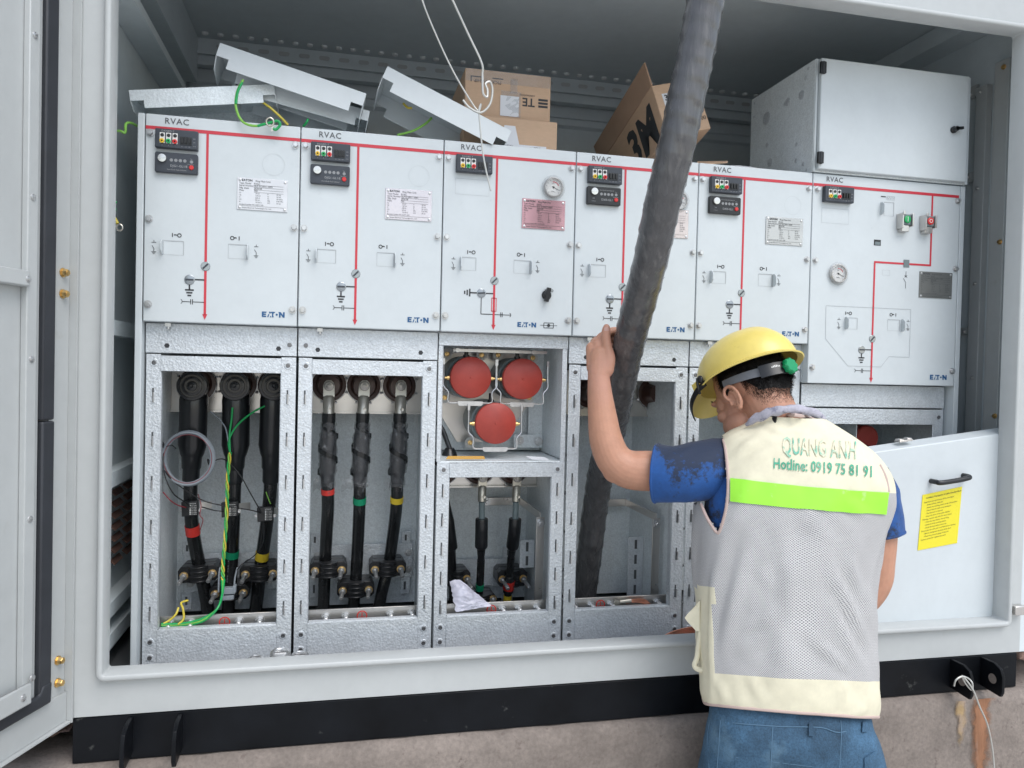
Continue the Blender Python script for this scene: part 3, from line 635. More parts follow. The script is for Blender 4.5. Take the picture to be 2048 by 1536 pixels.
def mainpanel(i, x0, W_, H_, root):
    q = MB(); q.box(x0+.0012, x0+W_-.0012, 0, .028, -H_, 0); pn = q.build('front_panel', PANEL, root, bevel=.0022)
    q = MB(); q.box(x0, x0+W_, .0285, .62, -H_+.002, -.001); q.build('cabinet_body', GALVIN, root, smooth=False)
    t = MB(); t.text('RVAC', (x0+.042, YS, -.0205), .0196, space=1.12, bold=.012); t.build('lettering', GREYINK, pn, recalc=False, smooth=False)
    zs = (-.045, -.245, -.444) if i < 5 else (-.045, -.246, -.550)
    for z in zs:
        for x in ((x0+.0115, x0+.338) if i < 5 else (x0+.0155, x0+.484)):
            b = MB(); hexbolt(b, (x, -.0002, z), .0063, .0065); b.build('panel_bolt', BOLT, pn)
    indicator(x0+(.025 if i < 2 else .030), pn)
    return pn
def symbols(i, x0, pn):
    red = MB(); k = MB(); fn = MB(); bl = MB()
    L = lambda a: x0+a
    red.poly([V((x0+.0015, YS, -.0362)), V((x0+.3485, YS, -.0362)), V((x0+.3485, YS, -.0282)), V((x0+.0015, YS, -.0282))])
    line(red, (L(.1375), YS, -.0362), (L(.1375), YS, -.4635), .0056); red.poly([V((L(.1318), YS, -.4625)), V((L(.1432), YS, -.4625)), V((L(.1375), YS, -.476))])
    if i == 2:
        for a, b in (((.1315, -.394), (.1315, -.4275)), ((.1435, -.394), (.1435, -.4275))): line(red, (L(a[0]), YS, a[1]), (L(b[0]), YS, b[1]), .0018)
        for z in (-.394, -.4275): line(red, (L(.1306), YS, z), (L(.1444), YS, z), .0018)
        earth(k, L(.072), -.3825, 1, True); line(k, (L(.09), YS, -.3825), (L(.135), YS, -.3825), .003)
        line(k, (L(.104), YS, -.392), (L(.104), YS, -.436), .002); line(k, (L(.104), YS, -.436), (L(.135), YS, -.436), .002); capsym(k, L(.179), L(.140), -.436)
        brand(bl, L(.201), -.4655, .0125)
        ringpoly(k, [(L(.272), -.4655), (L(.298), -.4655), (L(.298), -.4525), (L(.272), -.4525)], .0016, YS); line(k, (L(.262), YS, -.459), (L(.308), YS, -.459), .0012); k.disc((L(.285), YS-.0003, -.459), .0042)
        k.disc((L(.292), YS, -.368), .0034, n=16, r2=.0021); line(k, (L(.272), YS, -.3665), (L(.284), YS, -.3655), .002)
    else:
        earth(k, L(.1025), -.4085); line(k, (L(.1025), YS, -.3815), (L(.1355), YS, -.3815), .0032); capsym(k, L(.083), L(.1355), -.4345)
        brand(bl, L(.267), -.4640, .0132)
        kc_ = MB(); kc_.disc((L(.288), YS, -.0965), .0260, n=40, r2=.0255); kc_.build('blanking_circle', FAINT2, pn, recalc=False, smooth=False)
    io(k, L(.063 if i != 2 else .066), -.2795); io(k, L(.1965 if i != 2 else .2), -.2785, True)
    swsym(k, L(.023 if i != 2 else .030), -.309); swsym(k, L(.2515), -.306)
    recess_shade(fn, L(.044 if i != 2 else .05), L(.088), -.326, -.2935); recess_shade(fn, L(.188), L(.230), -.327, -.2935)
    if i == 2: ringpoly(fn, [(L(.031), -.134), (L(.118), -.134), (L(.118), -.094), (L(.031), -.094)], .0005, YS)
    red.build('red_busbar_line', RED, pn, recalc=False, smooth=False); k.each('mimic_mark', INK, pn, recalc=False, smooth=False); fn.each('outline_and_shade', FAINT, pn, recalc=False, smooth=False); bl.build('maker_mark', BLUEINK, pn, recalc=False, smooth=False)
    hasp(L(.0405 if i != 2 else .047), -.326, -.293, pn); hasp(L(.2315), -.328, -.293, pn)
    window_dot(L(.1375), -.349, .0108, pn, .8); window_dot(L(.1025 if i != 2 else .104), -.3825, .0118, pn, 0.1 if i == 2 else .0)

def slots(mb, mb2, x, zs, y, flip=1):
    for z in zs: mb.box(x-.0020, x+.0020, y-.0006, y+.001, z-.020, z+.014); mb2.box(x+.0016*flip-.0013, x+.0016*flip+.0013, y-.006, y-.0002, z-.020, z+.004)
def emboss(mb, mb2, x, z, y):
    mb.lathe((x, y-.0004, z), (0, -1, 0), [(.0096, 0), (.0082, .0008), (.006, .0006)], 22); mb2.lathe((x, y-.001, z), (0, -1, 0), [(.0056, 0), (.0050, .0018), (.0028, .0020), (.0026, .0002), (0, .0002)], 14)
ZSL = (-.655, -.760, -.866, -.971, -1.076, -1.180)
FYL = .03
def lowerframe(i, x0, root, op=(-.600, -1.224), W_=.35, oL=.036, oR=.312, rail=True):
    y = FYL; a = MB(); xe = x0+W_-.0025; xs = x0+.0035
    z1 = op[0]+.04
    a.box(xs, x0+oL, y, y+.0025, -1.315, z1); a.box(x0+oR, xe, y, y+.0025, -1.315, z1)
    a.box(x0+oL, x0+oR, y-.0022, y+.0025, op[0], z1-.003); a.box(x0+oL, x0+oR, y-.0015, y+.0025, -1.315, op[1])
    # returned edges of the opening
    a.box(x0+oL-.0005, x0+oL+.0015, y+.003, y+.022, op[1], op[0]); a.box(x0+oR-.0015, x0+oR+.0005, y+.003, y+.022, op[1], op[0]); a.box(x0+oL+.002, x0+oR-.002, y+.003, y+.02, op[1]-.0015, op[1]+.001)
    f = a.build('lower_frame', GALV, root, bevel=.0008)
    if rail:
        r = MB(); r.box(xs-.002, xe+.001, y-.001, y+.004, -.557, -.486); rl = r.build('cross_rail', GALV, root, bevel=.0012)
        h = MB()
        for x in (.049, .305): h.prism([V((x0+x+.0062*math.cos(k*1.0472), y-.0012, -.539+.0062*math.sin(k*1.0472))) for k in range(6)], (0, -.0003, 0))
        h.each('hexagon_hole', INK, rl, smooth=False)
        if i < 2:
            b = MB(); c = MB(); emboss(b, c, x0+(.331 if i == 0 else .020), -.529, y-.001); c.each('button_screw', SCREWD, rl)
        k = MB(); k.box(x0+.047, x0+.060, .012, .022, -.4945, -.4858); k.cyl((x0+.0535, .017, -.500), (x0+.0535, .017, -.4862), .0035); k.build('catch', BOLT, rl)
    s1 = MB(); s2 = MB()
    zs = [z for z in ZSL if z < op[0]-.03] if i != 2 else [-.892, -.968, -1.044, -1.120, -1.196]
    slots(s1, s2, x0+.0195, zs, y); slots(s1, s2, x0+W_-.022, zs, y)
    s1.each('slot', DARKIN, f, smooth=False); s2.each('hook_tab', BOLT, f, smooth=False)
    e = MB(); c = MB()
    for x in (x0+.021, x0+W_-.022):
        emboss(e, c, x, op[0]+.020, y); emboss(e, c, x, -1.252, y); emboss(e, c, x, -1.290, y)
    e.each('pressed_dimple', GALV, f); c.each('button_screw', SCREWD, f)
    return f
def cavity(i, x0, root, top=-.575, W_=.35, yb=.42, m=None):
    a = MB(); m = m or GALVIN
    a.box(x0+.004, x0+.0065, FYL+.024, yb, -1.315, top); a.box(x0+W_-.0075, x0+W_-.005, FYL+.024, yb, -1.315, top)
    a.box(x0+.004, x0+W_-.005, yb+.0005, yb+.003, -1.30, top); a.each('cavity_wall', m, root, smooth=False)
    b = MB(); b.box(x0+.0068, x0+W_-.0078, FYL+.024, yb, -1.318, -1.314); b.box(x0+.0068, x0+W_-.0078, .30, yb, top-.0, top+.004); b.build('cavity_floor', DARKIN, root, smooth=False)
    s_ = MB()
    for z in (-.70, -.805, -.91, -1.015, -1.12, -1.225):
        if z < top-.05:
            s_.lathe((x0+W_-.0078, .058, z), (-1, 0, 0), [(.006, 0), (.006, .003), (.0032, .0035), (.0032, .010)], 6); s_.lathe((x0+.0068, .058, z), (1, 0, 0), [(.006, 0), (.006, .003), (.0032, .0035), (.0032, .010)], 6)
    s_.each('wall_nut', BOLT, root)
def earthbar(i, x0, root, bolts, sym, x1=.306, y=.075):
    a = MB(); a.box(x0+.012, x0+x1+.03, y, y+.006, -1.248, -1.206); eb = a.build('earth_bar', STEEL, root, bevel=.0006)
    b = MB()
    for x in bolts: stud(b, (x0+x, y, -1.226), (0.05, -1, -.05), .006, .024)
    b.each('earth_bolt', BOLT, eb)
    c = MB(); y2 = y-.0006; X = x0+sym; c.disc((X, y2, -1.226), .0135, n=26, r2=.0108)
    for ww, z in ((.008, -1.229), (.0055, -1.2325), (.003, -1.236)): line(c, (X-ww, y2, z), (X+ww, y2, z), .0014)
    line(c, (X, y2, -1.217), (X, y2, -1.229), .0022); c.build('earth_sign', TRED, eb, recalc=False, smooth=False)
def bracketplate(x0, root, zt, zb, x1, x2, y=.385, ears=((.030, .048), (.300, .318))):
    a = MB(); a.box(x0+x1, x0+x2, y, y+.003, zb, zt)
    for e0, e1 in ears: a.box(x0+e0-.004, x0+e1+.006, y+.0005, y+.0028, zt, zt+.036); a.box(x0+e0-.004, x0+e1+.006, y+.0005, y+.0028, zb-.05, zb)
    bp = a.build('cable_bracket', GALV, root, bevel=.0012)
    s_ = MB()
    for e0, e1 in ears: s_.box(x0+(e0+e1)/2-.003, x0+(e0+e1)/2+.003, y-.0006, y+.0004, zt+.008, zt+.026); s_.box(x0+(e0+e1)/2-.003, x0+(e0+e1)/2+.003, y-.0006, y+.0004, zb-.036, zb-.012)
    s_.each('slot', DARKIN, bp, smooth=False)
    b = MB()
    for x, z in ((x1+.02, zt-.03), (x1+.02, zb+.025), (x2-.012, zt-.03), (x2-.012, zb+.025)): hexbolt(b, (x0+x, y, z), .0075, .006)
    b.each('bracket_bolt', BOLT, bp)
def bushings(x0, root, xs, zc, y=.30, zt=-.575, zb=-.71):
    a = MB(); a.box(x0+.0068, x0+.3415, y, y+.003, zb, zt); a.box(x0+.0068, x0+.3415, y-.012, y-.0005, zb-.003, zb+.001); p_ = a.build('bushing_plate', STEEL, root, smooth=False)
    for x in xs:
        c = MB(); c.lathe((x, y, zc), (0, -1, 0), [(.047, 0), (.047, .004), (.038, .006), (.034, .012), (.029, .06), (.02, .062)], 32); c.build('bushing', BRONZE, p_)
        w_ = MB()
        for k in range(8):
            a_ = math.radians(22+45*k); w_.cyl((x+.049*math.cos(a_), y-.001, zc+.049*math.sin(a_)), (x+.054*math.cos(a_), y-.012, zc+.054*math.sin(a_)), .003, n=8)
        w_.tube([(x+.049*math.cos(k*.2618), y-.006, zc+.049*math.sin(k*.2618)) for k in range(24)], .0014, 6, closed=True); w_.build('clip_spring', BOLT, p_)
GRP = 'switchgear cabinets bolted in a row'
LABS = ['leftmost switchgear cabinet, three black elbow connectors and a coiled grey wire in its opening',
        'second switchgear cabinet from the left, holding three cables wrapped in clear film',
        'third switchgear cabinet with three round red fuse caps and a dark pink nameplate',
        'fourth switchgear cabinet from the left, crossed by the thick hanging cable',
        'switchgear cabinet directly above the yellow helmet of the worker',
        'widest switchgear cabinet at the right, with green and red push buttons and a polygon outline']
ROOT = []
for i in range(6):
    x0 = .35*i; W_ = .35 if i < 5 else .4946
    rt = thing('switchgear_cabinet', (x0+W_/2, .2, -1.318), LABS[i], 'switchgear', GRP); ROOT.append(rt)
    pn = mainpanel(i, x0, W_, .484 if i < 5 else .5955, rt)
    if i < 5: symbols(i, x0, pn)
    if i in (0, 1, 3, 4): fault_unit(x0+(.0245 if i < 2 else .0285), pn, 0 if i < 2 else 1)
NP = [('plate_white', (.64, .64, .66), .3, .45), ('plate_silver', (.60, .56, .585), .25, .6), ('plate_pink', (.50, .285, .31), .22, .75), ('plate_rose', (.56, .49, .47), .25, .6), ('plate_grey', (.47, .47, .465), .25, .65), ('plate_dark', (.27, .275, .265), .28, .6)]  # plate tints paint in what each metal face reflects
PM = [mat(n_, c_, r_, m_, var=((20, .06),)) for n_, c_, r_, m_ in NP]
def kid(root, nm): return [c for c in root.children if c.name.split('.')[0] == nm][0]
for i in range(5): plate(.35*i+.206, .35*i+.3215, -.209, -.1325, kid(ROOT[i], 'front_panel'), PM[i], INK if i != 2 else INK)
gauge(.7+.288, -.0995, kid(ROOT[2], 'front_panel')); gauge(1.05+.290, -.108, kid(ROOT[3], 'front_panel'))
q = MB(); q.lathe((.977, -.0003, -.380), (0, -1, 0), [(.013, 0), (.013, .004), (.010, .006), (.009, .013), (.004, .015)], 22); q.obox((.977, -.012, -.380), (.0035, 0, .018), (0, .006, 0), (.0055, 0, -.001)); q.build('rotary_knob', BLACKP, kid(ROOT[2], 'front_panel'), bevel=.001)
# sixth panel
pn = kid(ROOT[5], 'front_panel'); X6 = 1.75
red = MB(); k = MB(); fn = MB(); bl = MB()
red.poly([V((X6+.002, YS, -.0362)), V((X6+.488, YS, -.0362)), V((X6+.488, YS, -.0282)), V((X6+.002, YS, -.0282))])
line(red, (X6+.3965, YS, -.0362), (X6+.3965, YS, -.2428), .0056); line(red, (X6+.3942, YS, -.2405), (X6+.2062, YS, -.2405), .0056); line(red, (X6+.2085, YS, -.2428), (X6+.2085, YS, -.577), .0056)
red.poly([V((X6+.2025, YS, -.576)), V((X6+.2145, YS, -.576)), V((X6+.2085, YS, -.590))])
ringpoly(fn, [(X6+.054, -.373), (X6+.335, -.373), (X6+.335, -.513), (X6+.266, -.513), (X6+.240, -.5435), (X6+.131, -.5435), (X6+.055, -.467)], .0011, YS)
ringpoly(fn, [(X6+.031, -.138), (X6+.118, -.138), (X6+.118, -.096), (X6+.031, -.096)], .0005, YS); ringpoly(fn, [(X6+.235, -.262), (X6+.260, -.262), (X6+.260, -.277), (X6+.235, -.277)], .0005, YS)
io(k, X6+.118, -.392); io(k, X6+.269, -.3905, True); swsym(k, X6+.097, -.421); swsym(k, X6+.327, -.418); earth(k, X6+.1745, -.5205); line(k, (X6+.1745, YS, -.495), (X6+.2065, YS, -.495), .0032); capsym(k, X6+.152, X6+.2065, -.556)
line(k, (X6+.3145, YS, -.262), (X6+.3145, YS, -.279), .0012); line(k, (X6+.310, YS, -.274), (X6+.319, YS, -.280), .0012); line(k, (X6+.319, YS, -.274), (X6+.310, YS, -.280), .0012); line(k, (X6+.306, YS, -.283), (X6+.3145, YS, -.294), .0012); line(k, (X6+.3145, YS, -.294), (X6+.3145, YS, -.312), .0012)
line(k, (X6+.222, YS, -.0505), (X6+.238, YS, -.0505), .003)
for j in range(3): line(fn, (X6+.243+.008*j, YS, -.050), (X6+.247+.008*j, YS, -.056), .001); line(fn, (X6+.247+.008*j, YS, -.056), (X6+.251+.008*j, YS, -.050), .001)
ringpoly(fn, [(X6+.242, -.048), (X6+.268, -.048), (X6+.268, -.058), (X6+.242, -.058)], .0008, YS)
recess_shade(fn, X6+.234, X6+.266, -.105, -.066); recess_shade(fn, X6+.127, X6+.157, -.437, -.405); recess_shade(fn, X6+.258, X6+.298, -.437, -.405)
brand(bl, X6+.408, -.577, .0145)
red.build('red_busbar_line', RED, pn, recalc=False, smooth=False); k.each('mimic_mark', INK, pn, recalc=False, smooth=False); fn.each('outline_and_shade', FAINT, pn, recalc=False, smooth=False); bl.build('maker_mark', BLUEINK, pn, recalc=False, smooth=False)
for x, z in ((.117, -.421), (.304, -.421), (.222, -.086)): hasp(X6+x, z-.018, z+.018, pn, .017)
window_dot(X6+.2085, -.4625, .0108, pn, .8); window_dot(X6+.1745, -.4955, .0112, pn, 0)
gauge(X6+.087, -.281, pn, .027)
plate(X6+.360, X6+.473, -.336, -.2595, pn, PM[5], GREYINK)
q = MB(); q.box(X6+.204, X6+.2265, -.0008, -.0002, -.1925, -.176); cw = q.build('counter_window', BLACKP, pn, smooth=False); q = MB(); q.box(X6+.207, X6+.224, -.0014, -.0009, -.191, -.182); q.build('counter_wheel', RESIN, cw, smooth=False)
q = MB(); q.box(X6+.305, X6+.324, -.0016, -.0010, -.2505, -.2285); q.build('position_window', RESIN, pn, smooth=False)
for (xx, m_, mark) in ((.296, GRN, 'I'), (.374, REDP, 'O')):
    q = MB(); q.box(X6+xx-.014, X6+xx+.014, -.020, -.0003, -.131, -.1005); pb = q.build('push_button', RESIN, pn, bevel=.002)
    q = MB(); q.lathe((X6+xx, -.0202, -.1155), (0, -1, 0), [(.0105, 0), (.0105, .003), (.009, .004)], 22); q.build('button_cap', m_, pb)
    q = MB()
    if mark == 'I': line(q, (X6+xx, -.0246, -.1225), (X6+xx, -.0246, -.1085), .0018)
    else: q.disc((X6+xx, -.0246, -.1155), .0055, n=18, r2=.0038)
    q.build('lettering', WHITEP, pb, recalc=False, smooth=False)
    q = MB(); q.box(X6+xx-.0195, X6+xx-.0145, -.026, -.0003, -.142, -.098); q.box(X6+xx+.0145, X6+xx+.0195, -.026, -.0003, -.135, -.098); q.box(X6+xx-.0143, X6+xx+.010, -.018, -.0003, -.150, -.1315); q.box(X6+xx-.0195, X6+xx-.012, -.030, -.0262, -.104, -.094)
    q.each('button_guard', STEEL, pb, bevel=.0012)
# lower parts
for i in (0, 1, 3, 4): lowerframe(i, .35*i, ROOT[i]); cavity(i, .35*i, ROOT[i])
# third cabinet: fuse chamber above, cable opening below
r3 = ROOT[2]; x3 = .70; y = FYL
lowerframe(2, x3, r3, op=(-.861, -1.224), rail=False); cavity(2, x3, r3, top=-.835)
a = MB(); a.box(x3+.0015, x3+.349, y-.001, y+.004, -.5185, -.486); a.box(x3+.0015, x3+.0125, y, y+.003, -.8205, -.519); a.box(x3+.334, x3+.3475, y, y+.003, -.8205, -.519); a.box(x3+.0125, x3+.0145, y+.004, y+.05, -.815, -.52); a.build('fuse_chamber_frame', GALV, r3, bevel=.0008)
a = MB(); a.box(x3+.004, x3+.0065, y+.05, .30, -.815, -.50); a.box(x3+.341, x3+.3435, y+.004, .30, -.815, -.50); a.box(x3+.007, x3+.3405, .27, .273, -.815, -.50); a.box(x3+.004, x3+.345, y+.001, .30, -.8225, -.8185); a.box(x3+.298, x3+.3405, .245, .248, -.80, -.50); a.build('fuse_chamber', GALVIN, r3, smooth=False)
a = MB(); a.prism([V((x3+.02, .262, -.53)), V((x3+.30, .262, -.53)), V((x3+.30, .262, -.68)), V((x3+.225, .262, -.79)), V((x3+.09, .262, -.79)), V((x3+.02, .262, -.68))], (0, .006, 0)); a.build('fuse_mount', STEEL, r3, smooth=False)
a = MB(); a.box(x3+.05, x3+.31, .10, .104, -.532, -.524); a.cyl((x3+.06, .09, -.528), (x3+.06, .12, -.528), .006, n=12); a.cyl((x3+.27, .09, -.528), (x3+.27, .12, -.528), .006, n=12); a.build('trip_bar', BOLT, r3)
q_ = MB()
for u, v in ((894, 708), (963, 710), (996, 710), (1065, 716), (889, 795), (940, 885), (1058, 795)): c_ = P(u, v, .22); q_.lathe(c_, (0, -1, 0), [(.0155, 0), (.0155, .003), (.006, .0035)], 22)
q_.each('washer', WHITEP, r3)
q_ = MB()
for u, v in ((894, 708), (963, 710), (996, 710), (1065, 716), (889, 795), (940, 885), (1058, 795)): q_.lathe(P(u, v, .216), (0, -1, 0), [(.0075, 0), (.0075, .006), (.004, .0065), (.004, .014)], 6)
q_.each('nut', BRASS, r3)
for n_, (u, v, y0) in enumerate(((942, 755, .085), (1046, 758, .085), (992, 847, .070))):
    c = P(u, v, y0); R_ = .0555
    q = MB(); q.lathe(c, (0, 1, 0), [(R_-.002, 0), (R_, .002), (R_, .022), (R_-.002, .024)], 56); fc = q.build('fuse_cap', EPOXY, r3, ang=.8)
    q = MB(); q.lathe(c+V((0, .0245, 0)), (0, 1, 0), [(R_*.93, 0), (R_*.98, .03), (R_*1.06, .032), (R_*1.06, .19)], 48); q.build('fuse_barrel', RESIN, fc)
    q = MB(); q.lathe(c+V((0, -.0003, 0)), (0, -1, 0), [(.003, 0), (.002, .0012)], 12); q.build('centre_boss', EPOXY, fc)
    q = MB(); q.cyl(c+V((-.006, .05, R_-.004)), c+V((-.006, .05, R_+.024)), .006, .0055, n=14); q.cyl(c+V((-.006, .05, R_+.0)), c+V((-.006, .05, R_+.006)), .009, n=14); q.build('striker_pin', BLACKP, fc)
    q = MB()
    for s_ in (-1, 1): q.lathe(c+V((s_*(R_+.001), .016, -.002)), (s_, 0, 0), [(.0065, 0), (.0065, .006), (.004, .0065), (.004, .012)], 14)
    q.each('pivot', BRASS, fc)
    q = MB()
    for s_ in (-1, 1):
        pts = [c+V((s_*(R_+.017), .012, .040)), c+V((s_*(R_+.017), .010, .0)), c+V((s_*(R_+.017), .008, -.024)), c+V((s_*(R_+.004), .006, -.040)), c+V((s_*(R_+.004), .005, -.066)), c+V((s_*.034, .004, -.068))]
        q.tube(smoothpath(pts, 3), .0022, 8)
        q.box(c.x+s_*(R_+.017)-.003, c.x+s_*(R_+.017)+.003, c.y+.009, c.y+.017, c.z+.034, c.z+.050)
    q.prism([c+V((-.034, .002, -.064)), c+V((.034, .002, -.064)), c+V((.034, .002, -.072)), c+V((.030, .002, -.076)), c+V((-.030, .002, -.076)), c+V((-.034, .002, -.072))], (0, .003, 0)); q.build('clip_handle', BOLT, fc)
q = MB(); q.lathe(P(899, 910, .16), (0, 0, 1), [(.022, 0), (.020, .004), (.013, .018), (.011, .020)], 24); q.tube(smoothpath([P(899, 897, .16), P(893, 880, .165), P(885, 860, .17), P(872, 840, .18)], 5), .007, 10); q.build('grommet_cable', RUBBER, r3)
q = MB(); q.prism([P(896, 913, .05), P(968, 913, .05), P(970, 918.5, .042), P(892, 918.5, .042)], (0, 0, .0012)); q.build('orange_label', ORST, r3, smooth=False)
q = MB(); q.prism([P(1052, 913, .06), P(1090, 915, .06), P(1098, 920.5, .046), P(1064, 919.5, .046)], (0, 0, .0010)); q.build('white_label', PAPER, r3, smooth=False)
q = MB(); q.box(x3+.252, x3+.34, .232, .236, -.805, -.765); q.build('corner_bracket', GALVIN, r3, bevel=.002)
q = MB(); stud(q, (x3+.270, .232, -.783), L=.014); stud(q, (x3+.325, .225, -.785), L=.012); q.each('bolt', BOLT, r3)
# sixth: rail, header, dark opening, end panels
r6 = ROOT[5]
a = MB(); a.box(X6+.003, X6+.487, y-.001, y+.004, -.663, -.598); a.box(X6+.04, X6+.45, y-.002, y+.002, -.713, -.668); a.box(X6+.0035, X6+.04, y, y+.0025, -1.315, -.668); a.box(X6+.45, X6+.486, y, y+.0025, -1.315, -.668); a.box(X6+.04, X6+.45, y-.0015, y+.0025, -1.315, -1.224); fr = a.build('lower_frame', GALV, r6, bevel=.0008)
e = MB(); c = MB(); emboss(e, c, X6+.470, -.690, y); emboss(e, c, X6+.022, -.690, y); c.each('button_screw', SCREWD, fr)
a = MB(); a.box(X6+.004, X6+.0065, y+.024, .42, -1.315, -.668); a.box(X6+.485, X6+.4875, y+.003, .42, -1.315, -.60); a.box(X6+.0068, X6+.4845, .4205, .423, -1.315, -.668); a.box(X6+.225, X6+.228, y+.05, .42, -1.315, -.715); a.each('cavity_wall', GALVIN, r6, smooth=False)
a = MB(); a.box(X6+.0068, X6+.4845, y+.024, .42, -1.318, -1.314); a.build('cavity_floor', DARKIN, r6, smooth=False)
for u, v in ((1700, 872), (1690, 905)):
    q = MB(); c = P(u, v, .2); q.lathe(c, (0, -1, 0), [(.04, 0), (.04, .08), (.036, .084)], 30); q.build('red_insulator', EPOXY, r6)
q = MB(); q.box(X6+.495, X6+.511, .0, .62, -1.315, -.0005); q.build('end_panel', PANEL, r6, bevel=.0015)
q = MB(); q.box(-.0165, -.0012, .002, .62, -1.315, .0005); q.build('end_panel', PANEL, ROOT[0], bevel=.002)
# earth bars, cable brackets, bushings, inner struts
earthbar(0, 0, ROOT[0], (.055, .105, .218, .268), .184); earthbar(1, .35, ROOT[1], (.080, .130, .245, .300), .172); earthbar(2, .7, ROOT[2], (.195, .240, .292), .165); earthbar(3, 1.05, ROOT[3], (.048, .098, .155, .295), .125)
bracketplate(0, ROOT[0], -1.125, -1.235, .030, .330); bracketplate(.35, ROOT[1], -1.11, -1.215, .030, .330, ears=((.034, .050), (.300, .318))); bracketplate(.70, ROOT[2], -1.165, -1.25, .06, .300, ears=((.265, .29),))
def slotbar(mb_, dk, pts_y, u0, u1, v0, v1, nslot):
    a_, b_ = P(u0, v0, pts_y), P(u1, v1, pts_y); mb_.box(a_.x, b_.x, pts_y, pts_y+.003, b_.z, a_.z)
    for j in range(nslot): z = a_.z+(b_.z-a_.z)*(j+.5)/nslot; cx = (a_.x+b_.x)/2; dk.box(cx-.004, cx+.004, pts_y-.0006, pts_y-.0001, z-.014, z+.014)
a = MB(); d = MB(); slotbar(a, d, .285, 1257, 1284, 1074, 1193, 4); o = a.build('slotted_bracket', GALV, ROOT[3], bevel=.001); d.each('slot', DARKIN, o, smooth=False)
a = MB(); d = MB(); slotbar(a, d, .285, 1040, 1068, 1080, 1135, 2); o = a.build('slotted_bracket', GALV, ROOT[2], bevel=.001); d.each('slot', DARKIN, o, smooth=False)
def strut(i, u, v0, v1, yv, bx):
    a = MB(); x = P(u, v0, yv).x; z0, z1 = P(u, v0, yv).z, P(u, v1, yv).z
    a.box(x-.012, x+.012, yv, yv+.003, z1, z0+.012); a.obox((x-.001, (yv+.385)/2, z0+.016), (.0015, 0, 0), (0, (.385-yv)/2, 0), (0, 0, .011)); a.box(x-bx, x, .385, .388, z0+.004, z0+.028); s_ = a.build('earth_strap', STEEL, ROOT[i], bevel=.0008)
    b = MB(); stud(b, (x, yv, z0-.004), L=.014); stud(b, (x-bx+.012, .385, z0+.016), L=.014); b.each('strap_bolt', BOLT, s_)
strut(3, 1313, 1045, 1200, .14, .10); strut(2, 1081, 1043, 1205, .14, .12)
bushings(0, ROOT[0], [P(u, 770, .24).x for u in (388, 472, 548)], -.636); bushings(.35, ROOT[1], [P(u, 771, .24).x for u in (658, 729, 802)], -.632)
bushings(.7, ROOT[2], [P(u, 955, .24).x for u in (890, 965, 1034)], -.872, zt=-.836, zb=-.925); bushings(1.05, ROOT[3], [P(u, 772, .24).x for u in (1190, 1250, 1320)], -.640)
# box on top at the right
lv = thing('control_box', (2.0, .17, .003), 'large white control box with black hinges standing on the right-hand switchgear cabinet', 'cabinet')
q = MB(); q.box(1.747, 2.2615, .0, .345, .0035, .3205); q.build('box_body', GALVIN, lv, bevel=.001)
q = MB(); q.box(1.7555, 2.2475, -.016, -.0005, .008, .319); bd = q.build('door', PANEL, lv, bevel=.003)
q = MB(); q.box(2.249, 2.2615, -.006, -.0005, .0038, .3195); q.box(1.7475, 1.7545, -.004, -.0005, .0038, .3195); q.each('door_frame', PANEL, lv, bevel=.001)
for z in (.289, .038):
    q = MB(); q.box(1.7485, 1.766, -.025, -.0165, z-.016, z+.016); q.cyl((1.757, -.022, z-.016), (1.757, -.022, z+.016), .006, n=14); q.build('hinge', BLACKP, bd, bevel=.001)
c = P(1906, 260, -.016); q = MB(); q.lathe(c, (0, -1, 0), [(.010, 0), (.010, .006), (.007, .008), (.007, .018)], 22); q.obox(c+V((.009, -.014, .002)), (.013, 0, .002), (0, .004, 0), (-.0006, 0, .004)); q.build('lock_knob', BLACKP, bd, bevel=.0008)
q = MB()
for u, v, r in ((1612, 156, .007), (1570, 208, .006), (1575, 204, .012), (1603, 190, .013), (1534, 290, .007), (1533, 237, .020), (1593, 289, .006), (1592, 322, .007), (1607, 328, .006), (1540, 325, .013), (1509, 207, .004), (1508, 234, .004), (1617, 137, .005), (1613, 340, .004)):
    p_ = PX(u, v, 1.747); q.lathe(p_, (-1, 0, 0), [(r, 0), (r, .0008), (r*.8, .0012)], 22)
q.each('knockout', GALV, lv)
# ================================================================== CABLES AND WHAT HOLDS THEM
def pathpx(pts): return [P(u, v, y) for u, v, y in pts]
def radpx(w, y, u=600): return w*.5*((V((P(u, 900, y)))-CAM).dot(_fw))/FPX
def band(root, path, v0, v1, r, m, name='phase_tape', n=18):
    i0 = min(range(len(path)), key=lambda k: abs(proj(path[k])[1]-v0)); i1 = min(range(len(path)), key=lambda k: abs(proj(path[k])[1]-v1))
    if i1 <= i0: i1 = i0+1
    q = MB(); q.tube(path[i0:i1+1], r, n); return q.build(name, m, root)
def bandp(root, path, v0, v1, r, m, name='phase_tape'):
    a = interp_v(path, v0); b = interp_v(path, v1); q = MB(); q.tube([a, (a+b)/2, b], r, 20); return q.build(name, m, root)
def interp_v(path, v):
    for a, b in zip(path, path[1:]):
        va, vb = proj(a)[1], proj(b)[1]
        if va <= v <= vb: return a+(b-a)*((v-va)/max(vb-va, 1e-6))
    return path[-1] if v > proj(path[-1])[1] else path[0]
